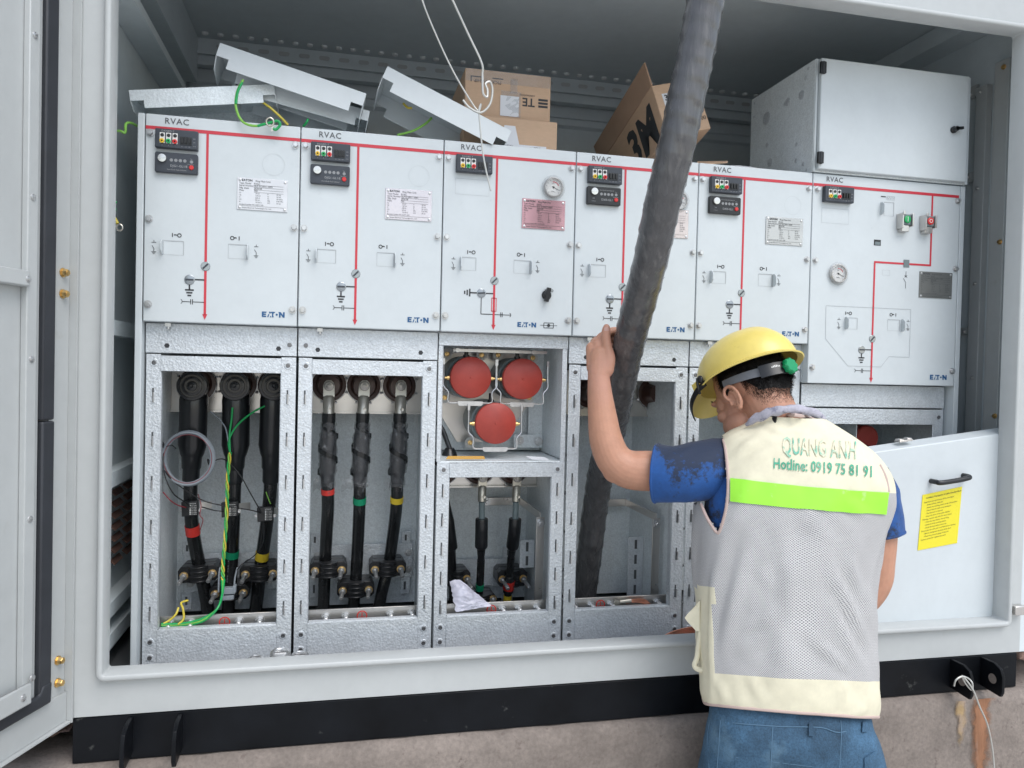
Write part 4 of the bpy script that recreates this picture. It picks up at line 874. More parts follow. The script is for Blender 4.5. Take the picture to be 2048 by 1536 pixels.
def legend(root, path, v0, v1, r, n=9):
    q = MB()
    for k in range(n):
        v = v0+(v1-v0)*k/n
        if (k*7) % 4 == 3: continue
        a, b = interp_v(path, v), interp_v(path, v+(v1-v0)/n*.75); o = V((-.35*r, -.945*r, 0)); t = (b-a).normalized(); s_ = V((.0012, 0, 0))
        q.poly([a+o-s_, a+o+s_, b+o+s_, b+o-s_])
    q.build('sheath_print', GREYINK, root, recalc=False, smooth=False)
COLS = ((TRED, 'red'), (TGRN, 'green'), (TYEL, 'yellow'))
G1 = 'power cables with elbow connectors'
L1 = ['black cable with a red tape band under the leftmost elbow connector', 'black cable with a green tape band behind the twisted yellow and green wires', 'black cable with an elbow connector and a yellow tape band, partly behind the frame edge']
C1 = [[(388, 770, .24), (386, 860, .245), (383, 930, .25), (381, 990, .26), (384, 1050, .28), (392, 1100, .31), (401, 1140, .335), (411, 1190, .34), (417, 1228, .34), (420, 1270, .34)],
      [(472, 770, .24), (472, 860, .245), (470, 930, .25), (468, 1000, .26), (466, 1060, .29), (464, 1110, .33), (460, 1170, .335), (456, 1230, .34), (455, 1270, .34)],
      [(548, 770, .24), (546, 860, .245), (542, 930, .25), (540, 990, .26), (533, 1050, .29), (526, 1100, .32), (520, 1140, .335), (515, 1190, .34), (510, 1230, .34), (508, 1270, .34)]]
WT = ((1050, 1068), (1100, 1113), (1103, 1118))
for i in range(3):
    pts = smoothpath(pathpx(C1[i]), 8); r_ = .0178
    t = thing('power_cable', pts[-1], L1[i], 'cable', G1)
    q = MB(); q.tube(pts, r_, 18); q.build('sheath', CABLE, t)
    a = interp_v(pts, 772); c = V((a.x, .24, a.z))
    q = MB(); d = V((.05, -1, .02)).normalized(); R_ = .0385
    q.lathe(c, d, [(R_*.92, -.06), (R_*.92, 0), (R_, .012), (R_, .040), (R_*.96, .046), (R_*.80, .047), (R_*.78, .043), (R_*.66, .043), (R_*.64, .049), (R_*.50, .050), (R_*.48, .044), (R_*.34, .044), (R_*.32, .050), (R_*.12, .052), (0, .050)], 40)
    q.tube([c+V((0, .008, .004)), interp_v(pts, 800)+V((0, 0, 0)), interp_v(pts, 830), interp_v(pts, 890), interp_v(pts, 908), interp_v(pts, 914), interp_v(pts, 935), interp_v(pts, 938), interp_v(pts, 962), interp_v(pts, 966)], [.030, .036, .0355, .036, .030, .0262, .0245, .022, .0215, .0190], 28)
    e = q.build('elbow_connector', RUBBER, t, ang=.5)
    a0 = interp_v(pts, 805); q = MB(); q.obox(a0+V((.036, -.005, .005)), (.002, 0, 0), (0, .008, 0), (0, 0, .012)); q.build('test_point', RUBBER, e, bevel=.001)
    bandp(t, pts, *WT[i], r_+.0014, COLS[i][0])
    legend(t, pts, WT[i][1]+4, WT[i][1]+50, r_)
G2 = 'power cables bolted on bare lugs'
L2 = ['film-wrapped cable with a red tape band in the second cabinet', 'film-wrapped cable with a green tape band, middle of the second cabinet', 'film-wrapped cable with a yellow tape band in the second cabinet']
C2 = [[(658, 800, .20), (657, 860, .205), (655, 950, .22), (656, 1010, .24), (653, 1070, .28), (650, 1130, .335), (648, 1190, .34), (646, 1230, .34), (645, 1270, .34)],
      [(727, 800, .20), (724, 860, .205), (720, 950, .22), (719, 1010, .24), (716, 1080, .29), (711, 1170, .335), (706, 1225, .34), (704, 1270, .34)],
      [(801, 800, .20), (799, 860, .205), (795, 950, .22), (793, 1010, .24), (786, 1070, .29), (777, 1130, .335), (765, 1180, .335), (754, 1230, .34), (748, 1270, .34)]]
W2 = ((977, 987), (994, 1006), (993, 1004))
def lug(root, p, q_, r, w):     # palm at p, barrel to q_
    d = (q_-p).normalized(); L = (q_-p).length
    q = MB(); q.prism([p+V((s*w, -.006, 0))+d*h for s, h in ((-1, -.0), (-.8, -.010), (-.4, -.016), (.4, -.016), (.8, -.010), (1, 0), (1, L*.36), (-1, L*.36))], (0, .010, 0)); q.tube([p+d*L*.33, p+d*L*.42, q_], [r*.8, r, r], 20)
    o = q.build('cable_lug', TIN, root, bevel=.0008)
    q = MB(); q.lathe(p+V((0, -.006, 0)), (0, -1, 0), [(.0135, 0), (.0135, .002), (.0115, .003), (.0115, .009), (.007, .0095), (.007, .018), (.003, .019)], 20); q.build('lug_bolt', LUGB, o)
    q = MB(); q.lathe(p+d*L*.78+V((.004, -r*.92, 0)), (0, -1, 0), [(.0055, 0), (.005, .002), (.002, .001)], 14); q.build('shear_bolt', TIN, o)
for i in range(3):
    pts = smoothpath(pathpx(C2[i]), 8); r_ = .0172
    t = thing('power_cable', pts[-1], L2[i], 'cable', G2)
    u0 = (658, 729, 802)[i]; p0 = P(u0, 772, .215); i0 = interp_v(pts, 832)
    lug(t, p0, i0, .0155, .0155)
    body = [i0]+[p for p in pts if proj(p)[1] > 833]
    q = MB(); q.tube(body, r_, 18); q.build('sheath', CABLE, t)
    bandp(t, pts, 826, 843, .0185, CABLE, 'black_tape')
    q = MB(); vs = (848, 862, 872, 880, 900, 920, 940, 952, 965); rs = (.0165, .0185, .021, .0222, .0225, .0222, .0218, .019, .018)
    q.tube([interp_v(pts, v) for v in vs], list(rs), 20); w_ = q.build('taped_joint', RUBBER, t)
    bandp(t, pts, *W2[i], r_+.0014, COLS[i][0]); legend(t, pts, W2[i][1]+8, 1090, r_, 12)
    q = MB(); G = []; random.seed(20+i)
    for k in range(27):
        v = 846+4.9*k; c = interp_v(pts, v); rr = .0195+(.005 if 868 < v < 945 else .001)
        G.append([c+V((math.cos(a), math.sin(a), 0))*(rr+.0045*noise.noise(V((math.cos(a)*2.2, math.sin(a)*2.2+i*9, k*.55))))+V((0, 0, .003*math.sin(3*a+k))) for a in [2*math.pi*j/28 for j in range(28)]])
    q.grid(G, closed=True)
    for s_ in range(3):     # loose ends of the film
        c = interp_v(pts, (958, 965, 950)[s_])+V(((-.02, .012, .0)[s_], -.012, 0)); gx = (-.03, -.018, .022)[s_]*(1 if i == 1 else .6)
        q.grid([[c+V((gx*a/4+.004*noise.noise(V((a, b, s_+i))), -.012*noise.noise(V((a*.8, b*.8, s_*3+i))), -.030*b/4+.006*math.sin(a+s_))) for a in range(5)] for b in range(5)])
    q.build('film_wrap', FILM2, t, ang=2)
    q = MB()
    hx = []
    for k in range(60):
        v = 850+98*k/59; c = interp_v(pts, v); a = -2.6+k*.21; rr = .0268 if 870 < v < 945 else .0205
        hx.append((c+V((math.cos(a)*rr, math.sin(a)*rr, .0065)), c+V((math.cos(a)*rr, math.sin(a)*rr, -.0065))))
    q.grid(hx); q.build('tape_spiral', CABLE, t, ang=2)
G3 = 'thin cables in the third cabinet'
L3 = ['cable with a green tape band under a grey core in the third cabinet', 'cable with red and yellow tape bands in the third cabinet', 'black cable half hidden behind the left edge of the third cabinet opening']
C3 = [[(964, 1000, .23), (963, 1060, .235), (962, 1120, .26), (960, 1165, .30), (958, 1200, .33), (957, 1260, .34)], [(1032, 1000, .23), (1029, 1060, .235), (1022, 1115, .28), (1018, 1165, .30), (1015, 1195, .32), (1010, 1250, .34)], [(890, 1000, .26), (900, 1060, .27), (903, 1110, .30), (905, 1170, .335), (906, 1260, .34)]]
for i in range(3):
    pts = smoothpath(pathpx(C3[i]), 8)
    t = thing('power_cable', pts[-1], L3[i], 'cable', G3)
    if i < 2:
        lug(t, P((965, 1034)[i], 955, .235), interp_v(pts, 1003), .0120, .0125)
        q = MB(); q.tube([interp_v(pts, v) for v in (1004, 1020, 1042)], .0088, 16); q.build('grey_core', GREYINS, t)
        q = MB(); q.tube([interp_v(pts, v) for v in (1037, 1039, 1060, 1090, 1093, 1098, 1108, 1112, 1120, 1140)], [.0175, .0185, .0185, .0190, .0185, .0125, .0115, .0105, .0100, .0105], 22); q.build('heat_shrink_boot', RUBBER, t, ang=.5)
    else:
        q = MB(); q.tube([interp_v(pts, v) for v in (1000, 1040, 1095, 1100, 1170)], [.012, .016, .019, .013, .014], 20); q.build('heat_shrink_boot', RUBBER, t)
    q = MB(); q.tube([p for p in pts if proj(p)[1] > 1115], .0115, 16); q.build('sheath', CABLE, t)
    if i == 0: bandp(t, pts, 1167, 1178, .0128, TGRN)
    if i == 1:
        q = MB(); q.tube([interp_v(pts, 1152), interp_v(pts, 1158), interp_v(pts, 1183)], [.012, .0165, .016], 18); q.build('black_tape', RUBBER, t); bandp(t, pts, 1161, 1177, .0172, TRED); bandp(t, pts, 1190, 1203, .0128, TYEL)
# clamps
GC = 'black cable clamps with two studs'
def clamp(u, v, lab, w=.053, h=.0225, y0=.300, tilt=0, flat=False, n_st=2, sdir=(-.10, -1, -.22)):
    c = P(u, v, y0+.04); t = thing('cable_clamp', c, lab, 'cable clamp', GC); ca, sa = math.cos(tilt), math.sin(tilt)
    R = lambda x, z: V((c.x+x*ca-z*sa, 0, c.z+x*sa+z*ca))
    q = MB()
    for (a0, a1, ww) in ((y0+.004, y0+.038, w), (y0+.042, y0+.083, w*.96)):
        o = [R(ww*sx-(.010 if k else 0)*sx, h*sz-(0 if k else .010)*sz) for sx, sz, ks in ((1, 1, (0, 1)), (-1, 1, (1, 0)), (-1, -1, (0, 1)), (1, -1, (1, 0))) for k in ks]
        q.prism([p+V((0, a0, 0)) for p in o], (0, a1-a0, 0))
    for dz in (-h*.86, -h*.3, h*.3, h*.86): q.prism([R(w*.50*math.cos(a), 0)+V((0, y0+.006-.020*max(0, math.sin(a)), dz-.0022)) for a in [math.pi*k/12 for k in range(13)]], (0, 0, .0044))
    q.prism([R(w*.47*math.cos(a), 0)+V((0, y0+.008-.016*max(0, math.sin(a)), -h*.92)) for a in [math.pi*k/12 for k in range(13)]], (0, 0, h*1.84))
    q.build('clamp_body', BLACKP, t, bevel=.0015)
    for sx in ((-1, 1) if n_st == 2 else (1,)):
        q = MB(); p0 = R(sx*w*.70, -.002)+V((0, y0+.003, 0)); q.lathe(p0, (0, -1, 0), [(.0115, 0), (.0115, .002)], 20); q.each('washer', BRASS, t); q = MB(); d = V(sdir).normalized()
        q.lathe(p0+V((0, -.002, 0)), d, [(.0095, 0), (.0095, .008)], 6); q.lathe(p0+V((0, -.002, 0)), d, [(.0058, .008), (.0058, .044), (.0045, .046)], 14); q.build('stud', BOLT, t)
clamp(401, 1141, 'cable clamp on the red-banded cable of the leftmost cabinet', tilt=.06); clamp(462, 1178, 'cable clamp behind the grey connector and the twisted green and yellow wires', h=.020); clamp(521, 1140, 'cable clamp on the yellow-banded cable of the leftmost cabinet')
clamp(657, 1133, 'cable clamp on the red-banded film-wrapped cable'); clamp(711, 1172, 'lowest cable clamp of the second cabinet, on the green-banded cable'); clamp(774, 1131, 'cable clamp on the yellow-banded film-wrapped cable', sdir=(.06, -1, -.25))
clamp(1020, 1150, 'clamp with two long bare studs around the cable with red and yellow bands', w=.046, h=.026, y0=.305, sdir=(.22, -1, -.42)); clamp(912, 1150, 'clamp with one bare stud visible at the left of the third cabinet opening', w=.038, h=.024, y0=.305, n_st=1, sdir=(.22, -1, -.42)); clamp(962, 1190, 'flat clamp lying under the green-banded cable of the third cabinet', w=.042, h=.012, y0=.30, n_st=0)
# sensors strapped on the first three cables
for j, (u, v, lab) in enumerate(((381, 1016, 'small black sensor on the red-banded cable'), (460, 1018, 'small black sensor behind the twisted green and yellow wires'), (531, 1027, 'small black sensor on the yellow-banded cable beside the frame edge'))):
    c = P(u, v, .235); t = thing('cable_sensor', c, lab, 'sensor', 'sensors strapped to the cables')
    q = MB(); q.obox(c, (.0205, 0, .0015), (0, .012, 0), (-.0012, 0, .0195)); b_ = q.build('sensor_body', BLACKP, t, bevel=.0015)
    q = MB(); y = c.y-.0126
    q.text('SENSOR', (c.x-.001, y, c.z+.0125), .0045)
    for k in range(6): q.text('CT-%d00A' % (k+1), (c.x+.004, y, c.z+.007-.0045*k), .0036); q.poly([V((c.x, y, c.z+.007-.0045*k)), V((c.x+.003, y, c.z+.007-.0045*k)), V((c.x+.003, y, c.z+.010-.0045*k)), V((c.x, y, c.z+.010-.0045*k))])
    q.build('lettering', WHITEP, b_, recalc=False, smooth=False)
    q = MB(); q.cyl(c+V((-.009, -.012, -.002)), c+V((-.009, -.018, -.002)), .0042, n=12); q.build('wire_entry', BLACKP, t)
    q = MB(); a0 = c+V((.022, .004, .0)); q.obox(a0+V((.014, .012, .004)), (.014, .006, 0), (0, .0006, 0), (0, 0, .0095)); q.build('steel_strap', STEEL, t); q = MB(); hexbolt(q, c+V((.024, -.002, -.006)), .0034, .004); hexbolt(q, c+V((-.0235, .0, -.006)), .003, .004); q.each('screw', BOLT, t)
# wires of the first cabinet
def wire(name, pts, r, m, lab, cat, n=8, sm=8):
    q = MB(); q.tube(smoothpath([P(*p) for p in pts], sm), r, n); return tag(q.build(name, m), lab, cat)
q = MB(); cc = P(377, 917, .185); random.seed(3)
for k in range(7):
    ph = random.random()*6; rr = .0595+.0025*random.random(); ox, oz = random.uniform(-.0035, .0035), random.uniform(-.0035, .0035)
    pts = [V((cc.x+ox+rr*math.cos(a), cc.y+(k-3)*.0022+.003*math.sin(2*a+ph), cc.z+oz+rr*1.12*math.sin(a))) for a in [2*math.pi*j/48 for j in range(48)]]
    q.tube(pts, .0031, 8, closed=True)
coil = thing('wire_coil', cc-V((0, 0, .067)), 'coiled grey control wire hanging over the red-banded cable', 'wire coil')
q.build('coiled_wire', GREYW, coil)
q = MB(); q.tube([V((cc.x+.0585*math.cos(a), cc.y-.010, cc.z+.063*math.sin(a))) for a in [2*math.pi*j/48 for j in range(48)]], .0007, 6, closed=True); q.build('red_strand', REDW, coil)
q = MB()
for a in (2.6, -.15): q.lathe(V((cc.x+.0605*math.cos(a)-.012, cc.y, cc.z+.067*math.sin(a))), (1, 0, .3), [(.008, 0), (.0095, .001), (.0095, .003), (.008, .004)], 12)
q.tube([P(333, 893, .17), P(344, 890, .165), P(352, 897, .18)], .0012, 6); q.build('cable_tie', BLACKP, coil)
wire('black_wire', [(327, 905, .18), (328, 945, .16), (345, 985, .17), (368, 1003, .20), (381, 1014, .222)], .0016, BLACKP, 'thin black wire from the coil down to the leftmost sensor', 'wire')
wire('black_wire', [(328, 940, .17), (350, 965, .18), (400, 998, .2), (440, 1010, .2), (500, 1020, .21), (522, 1026, .222)], .0016, BLACKP, 'thin black wire running across to the sensor on the yellow-banded cable', 'wire')
wire('black_wire', [(404, 1014, .22), (430, 1021, .205), (452, 1023, .22)], .0016, BLACKP, 'short black wire between the two left sensors', 'wire')
wire('black_wire', [(421, 925, .19), (440, 918, .19), (455, 923, .21), (480, 950, .215), (500, 985, .215), (522, 1024, .222)], .0016, BLACKP, 'thin black wire arching right from the coil over the middle cable', 'wire')
wire('red_wire', [(326, 984, .18), (340, 1000, .18), (355, 1010, .2), (372, 1015, .222)], .0015, REDW, 'thin dark red wire entering the leftmost sensor from the left', 'wire')
wire('red_wire', [(396, 988, .22), (402, 1010, .21), (400, 1030, .21), (406, 1040, .21), (400, 1060, .22)], .0011, REDW, 'thin loose dark red wire beside the leftmost sensor', 'wire')
wire('yellow_wire', [(532, 984, .22), (536, 995, .215), (541, 1008, .215)], .0014, LGW, 'short lime wire stub on the sensor of the yellow-banded cable', 'wire')
wire('black_wire', [(528, 1046, .23), (526, 1085, .22), (510, 1110, .22), (485, 1128, .22), (474, 1140, .2)], .0014, BLACKP, 'thin black wire sagging from the right sensor to the grey connector', 'wire')
# three twisted earth wires
ty = [(460, 905, .19), (455, 960, .185), (454, 1010, .18), (450, 1080, .17), (446, 1130, .16), (446, 1160, .145)]
axis = smoothpath([P(*p) for p in ty], 16); tw = thing('twisted_wires', axis[-1], 'twisted green and yellow earth wires hanging down the middle cable', 'wire bundle')
for k, m in enumerate((GW, LGW, YW)):
    q = MB(); n_ = len(axis); q.tube([p+V((math.cos(.40*i+2.094*k), math.sin(.40*i+2.094*k), 0))*.0031 for i, p in enumerate(axis)], .0021, 8); q.build('wire_strand', m, tw)
q = MB(); q.tube(smoothpath([axis[0], P(459, 870, .2), P(463, 840, .205), P(465, 815, .205)], 6), .0026, 8); q.tube(smoothpath([axis[0], P(458, 880, .2), P(475, 850, .2), P(505, 825, .21), P(530, 812, .215)], 6), .0026, 8); q.build('upper_end', GW, tw)
q = MB(); q.tube(smoothpath([axis[0], P(456, 880, .2), P(448, 850, .21), P(420, 822, .23)], 6), .0018, 8); q.build('upper_end', GREYW, tw)
for k, m in enumerate((GW, LGW, GW)):
    q = MB(); q.tube(smoothpath([axis[-1]+V((.003*(k-1), 0, 0)), P(444, 1190, .10), P(434, 1218, .066+.003*k), P(405, 1243-3*k, .064), P(365, 1251-2*k, .064), P(322, 1252-2*k, .06)], 8), .0028, 8); q.build('lower_end', m, tw)
wire('yellow_wire', [(324, 1249, .06), (340, 1240, .064), (352, 1228, .066), (357, 1215, .075)], .0026, YW, 'short curved yellow wire at the far left end of the earth bar', 'wire')
wire('yellow_wire', [(356, 1249, .062), (367, 1238, .066), (366, 1218, .07), (362, 1207, .075), (368, 1203, .085), (376, 1201, .09)], .0026, YW, 'wavy yellow wire standing up from the earth bar', 'wire')
c = P(458, 1185, .15); q = MB(); q.obox(c+V((0, 0, .006)), (.016, 0, .0), (0, .010, 0), (0, 0, .008)); q.obox(c+V((-.001, -.003, -.011)), (.014, 0, .001), (0, .009, 0), (0, 0, .0055)); q.obox(c+V((.014, 0, .010)), (.004, 0, 0), (0, .011, 0), (0, 0, .009)); q.obox(c+V((-.014, 0, .0)), (.003, 0, 0), (0, .011, 0), (0, 0, .007))
cn = tag(q.build('plug_connector', GREYW, bevel=.0012), 'grey plug connector tied to the twisted wires above the earth bar', 'connector')
q = MB(); q.tube(smoothpath([P(437, 1185, .17), P(438, 1150, .19), P(440, 1135, .2)], 5), .0022, 8); q.tube(smoothpath([P(468, 1180, .17), P(470, 1155, .2), P(475, 1135, .22)], 5), .0022, 8); tag(q.build('grey_wire', GREYW), 'pair of thin grey leads rising from the grey plug connector', 'wire')
# paper in the third cabinet
q = MB(); G = []
A, B_, C_, D_ = P(899, 1163, .10), P(940, 1176, .10), P(984, 1212, .06), P(912, 1224, .05)
for i in range(31):
    s_ = i/30; row = []
    for j in range(25):
        t_ = j/24; p = (A*(1-s_)+B_*s_)*(1-t_)+(D_*(1-s_)+C_*s_)*t_; k_ = noise.fractal(V((s_*5, t_*7, 0)), 1, 2, 4); m_ = abs(noise.noise(V((s_*3+5, t_*9, 2))))
        row.append(p+V((.006*k_*t_, -.020*math.sin(math.pi*s_)*math.sin(math.pi*t_)-.006*m_-.003*k_, .012*math.sin(math.pi*s_)*(1-t_)+.004*m_)))
    G.append(row)
q.grid(G); tag(q.build('crumpled_sheet', CRUMP, ang=1), 'crumpled whitish plastic lying at the bottom of the third cabinet opening', 'plastic sheet')
# bare copper braids
q = MB(); random.seed(5)
for k in range(5): q.tube(smoothpath([P(1252, 1203+k, .066), P(1268, 1199+k*1.2, .060), P(1290, 1200+2*k, .058), P(1303, 1212+2*k, .058)], 6), .0022, 7)
br = tag(q.build('copper_braid', COPPER), 'short bare copper braid with a crimped lug on the earth bar of the fourth cabinet', 'copper wire')
q = MB(); q.cyl(P(1262, 1201, .061), P(1240, 1204, .064), .0062, n=14); q.obox(P(1235, 1205, .066), (.010, 0, -.002), (0, .002, 0), (.001, 0, .007)); q.build('crimp_lug', TIN, br)
q = MB()
for k in range(6): q.tube(smoothpath([P(1322+6*k, 1275, -.07), P(1345, 1264+1.5*k-(3 if k > 3 else 0), -.06), P(1375, 1256+3.0*k, -.05), P(1405, 1254+3.2*k, -.05), P(1440, 1262+2*k, -.05), P(1470, 1276, -.05)], 6), .0024, 7)
tag(q.build('copper_strands', COPPER), 'loose bare copper strands looping over the sill beside the worker', 'copper wire')
# lock discs behind the sill
for u, v, y_, lab, s_ in ((561, 1306, -.10, 'round metal lock cap standing on the sill left of its twin', 1), (600, 1311, -.09, 'round metal lock cap half hidden by the sill, under the frame joint', .9), (512, 1319, -.10, 'round metal lock cap barely showing over the sill, leftmost', .85)):
    c = P(u, v, y_); q = MB(); q.lathe(c+V((0, 0, -.03)), (0, -.25, 1), [(.022*s_, 0), (.024*s_, .004), (.024*s_, .022), (.020*s_, .027), (.023*s_, .030), (.023*s_, .034), (.017*s_, .036), (.014*s_, .033), (0, .033)], 28); q.obox(c+V((0, -.001, .0065)), (.013*s_, 0, 0), (0, .003, 0), (0, 0, .002)); tag(q.build('lock_cap', BOLT), lab, 'lock cap', 'round lock caps behind the sill')

# ================================================================== LOOSE THINGS ON TOP OF THE SWITCHGEAR
def pan(lab, TL, TR, h, dep, yaw, m, notchL=True, notchR=True, lean=0, grp='loose metal covers lying on the switchgear'):
    TL, TR = V(TL), V(TR); L_ = (TR-TL).length; e1 = (TR-TL).normalized(); e2 = Matrix.Rotation(yaw, 3, 'Z') @ V((0, 1, 0)); e2 = (e2-e1*e2.dot(e1)).normalized(); e3 = e1.cross(e2); e3 = -e3 if e3.z < 0 else e3
    if lean: Rm = Matrix.Rotation(lean, 3, e1); e2 = Rm @ e2; e3 = Rm @ e3
    F = lambda a, b, c: TL+e1*a+e2*b+e3*c
    t = thing('metal_cover', F(L_/2, dep/2, -h), lab, 'metal cover', grp); k = .0016; nw, nh = .030, h*.42
    o = [(0, 0), (L_, 0)]+([(L_, -h+nh), (L_-nw, -h+nh), (L_-nw, -h)] if notchR else [(L_, -h)])+([(nw, -h), (nw, -h+nh), (0, -h+nh)] if notchL else [(0, -h)])
    q = MB(); q.prism([F(a, 0, c) for a, c in o], e2*k); q.prism([F(a, dep, c) for a, c in o], -e2*k)
    q.prism([F(0, k*1.1, -k), F(L_, k*1.1, -k), F(L_, dep-k*1.1, -k), F(0, dep-k*1.1, -k)], e3*k)
    q.build('cover_plate', m, t, bevel=.001)
    q = MB()
    for a in (0, L_-k): q.prism([F(a, k*1.1, -k*1.1), F(a, dep-k*1.1, -k*1.1), F(a, dep-k*1.1, -h), F(a, k*1.1+.02, -h), F(a, k*1.1, -h+nh)], e1*k)
    q.each('end_flange', m, t, smooth=False)
    q = MB()
    for a in (-.0004, L_+.0002):
        for b in (.045, .085): q.prism([F(a, b-.009, -h*.66), F(a, b+.009, -h*.66), F(a, b+.009, -h*.44), F(a, b-.009, -h*.44)], e1*.0003)
    q.each('slot', DARKIN, t, smooth=False)
    return F
p = lambda u, v, y: P(u, v, y)
F1 = pan('white metal cover lying almost flat, leftmost on the switchgear', p(257, 180, .045), p(548, 168, .045), .044, .20, .04, GALVIN)
F2b = pan('white metal cover tucked under the tilted one above the second cabinet', p(474, 146, .062), p(740, 222, .062), .046, .14, .12, PANEL)
F2 = pan('white metal cover tilted down to the right on top of another cover', p(440, 85, .02), p(733, 187, .02), .060, .11, .60, PANEL)
F3 = pan('white metal cover tilted down to the right beside the brown cartons', p(775, 132, .0), p(1023, 262, .0), .058, .15, .32, PANEL)
wire('earth_lead', [(486, 160, .01), (474, 185, .0), (472, 215, -.008), (485, 243, -.014), (510, 252, -.016), (535, 246, -.018)], .0030, LGW, 'looping yellow and green earth lead with a ring lug over the leftmost cabinet edge', 'wire')
le = [o for o in COL.objects if o.name.startswith('earth_lead')][0]
q = MB(); q.tube(smoothpath([P(484, 165, .008), P(475, 185, -.001), P(472, 208, -.009)], 6), .0033, 8); q.tube(smoothpath([P(515, 252, -.0165), P(538, 246, -.019), P(555, 242, -.020), P(560, 250, -.020), P(552, 259, -.020), P(546, 257, -.020)], 6), .0033, 8); q.build('green_stretch', GW, le)
q = MB(); c = P(540, 244, -.022); q.tube([c+V((.0085*math.cos(a), -.001*math.sin(a), .0095*math.sin(a))) for a in [2*math.pi*k/20 for k in range(20)]], .0021, 8, closed=True); q.obox(P(545, 256, -.021), (.002, 0, 0), (0, .0008, 0), (0.001, 0, .008)); q.build('ring_lug', TIN, le)
wire('earth_lead', [(515, 198, .06), (540, 215, .05), (562, 235, .05), (576, 250, .055)], .003, YW, 'yellow earth lead hanging below the tilted cover, behind the ring-lug lead', 'wire')
wire('earth_lead', [(607, 252, .06), (613, 245, .05), (616, 238, .05)], .003, GW, 'short green earth lead under the middle covers', 'wire')
wire('earth_lead', [(795, 270, .06), (825, 262, .05), (850, 248, .05), (863, 236, .06)], .003, LGW, 'yellow-green earth lead under the cover beside the cartons', 'wire')
wire('earth_lead', [(807, 207, .08), (815, 215, .07), (824, 216, .07)], .003, YW, 'short yellow earth lead inside the cover beside the cartons', 'wire')
# brown cartons
def carton(lab, c0, sx, sy, sz, yaw=0, m=CARD):
    t = thing('cardboard_box', c0, lab, 'carton'); R = Matrix.Rotation(yaw, 3, 'Z'); F = lambda a, b, c: V(c0)+R @ V((a, b, c))
    q = MB(); g = []; q.obox(F(0, sy/2, sz/2), R @ V((sx/2, 0, 0)), R @ V((0, sy/2, 0)), V((0, 0, sz/2))); q.build('carton', m, t, bevel=.003)
    return t, F
zb_ = .108
ba, bbx, bcx = P(943, 242, .12), P(1102, 245, .12), P(922, 147, .12)
tA, FA = carton('brown carton with printed bars, taped and stacked on a smaller carton', (.888, .12, .1065), .240, .24, .128)
tB, FB = carton('plain brown carton with a white label under the printed one', (.893, .10, .001), .262, .25, .104)
def fl(F, w, h, fn): return lambda x, y: F(x, fn, y)
q = MB(); f = lambda x, y: FA(.085-x, -.0008, .052-y)
q.text('TE', (0, 0, 0), .032, bold=.02, fn=lambda x, y: FA(.075-x-.0, -.0008, .062-y))
for dz in (.040, .049, .058): q.poly([FA(.085, -.0008, dz), FA(.112, -.0008, dz), FA(.112, -.0008, dz+.006), FA(.085, -.0008, dz+.006)])
q.text('connectivity', (0, 0, 0), .009, fn=lambda x, y: FA(.075-x, -.0008, .072-y))
q.text('PICK UP/SHIP', (0, 0, 0), .013, fn=lambda x, y: FA(-.02-x, -.0008, .100-y))
for a0, a1, b0, b1 in ((-.105, -.075, .105, .108), (-.105, -.102, .092, .105), (-.045, -.015, .105, .108)): q.poly([FA(a0, -.0008, b0), FA(a1, -.0008, b0), FA(a1, -.0008, b1), FA(a0, -.0008, b1)])
q.build('print', INK, tA, recalc=False, smooth=False)
q = MB(); q.grid([[FA(-.118+.236*i/14, -.0012-.0010*abs(noise.noise(V((i*.7, j*.9, 3)))), .094+.032*j/5) for i in range(15)] for j in range(6)]); q.grid([[FA(-.020+.055*i/6, -.0014-.0014*abs(noise.noise(V((i*.9, j*.7, 5)))), .006+.07*j/9) for i in range(7)] for j in range(10)]); q.grid([[FA(.005+.02*i/3, -.0014-.0016*abs(noise.noise(V((i*.9, j*.7, 8)))), .07+.04*j/6) for i in range(4)] for j in range(7)]); q.build('clear_tape', FILM, tA, ang=2)
q = MB(); q.grid([[FA(-.022+.052*i/5, -.0018-.002*abs(noise.noise(V((i, j, 1)))), .008+.055*j/6) for i in range(6)] for j in range(7)]); q.build('paper_slip', PAPER, tA, ang=2)
q = MB(); q.prism([FB(-.03, -.0015, .03), FB(.025, -.0015, .03), FB(.012, -.0015, .082), FB(-.018, -.0015, .082)], (0, .001, 0)); q.prism([FB(-.03, -.0025, .0), FB(.10, -.0025, .0), FB(.10, -.0025, .033), FB(-.03, -.0025, .033)], (0, .001, 0)); lb = q.build('white_label', PAPER, tB, smooth=False)
q = MB()
for k in range(4): q.text('REF 115%d 0021' % k, FB(-.026, -.0031, .026-.007*k), .0055); q.text('QTY 12', FB(.065, -.0031, .026-.007*k), .0055)
q.build('lettering', INK, lb, recalc=False, smooth=False)
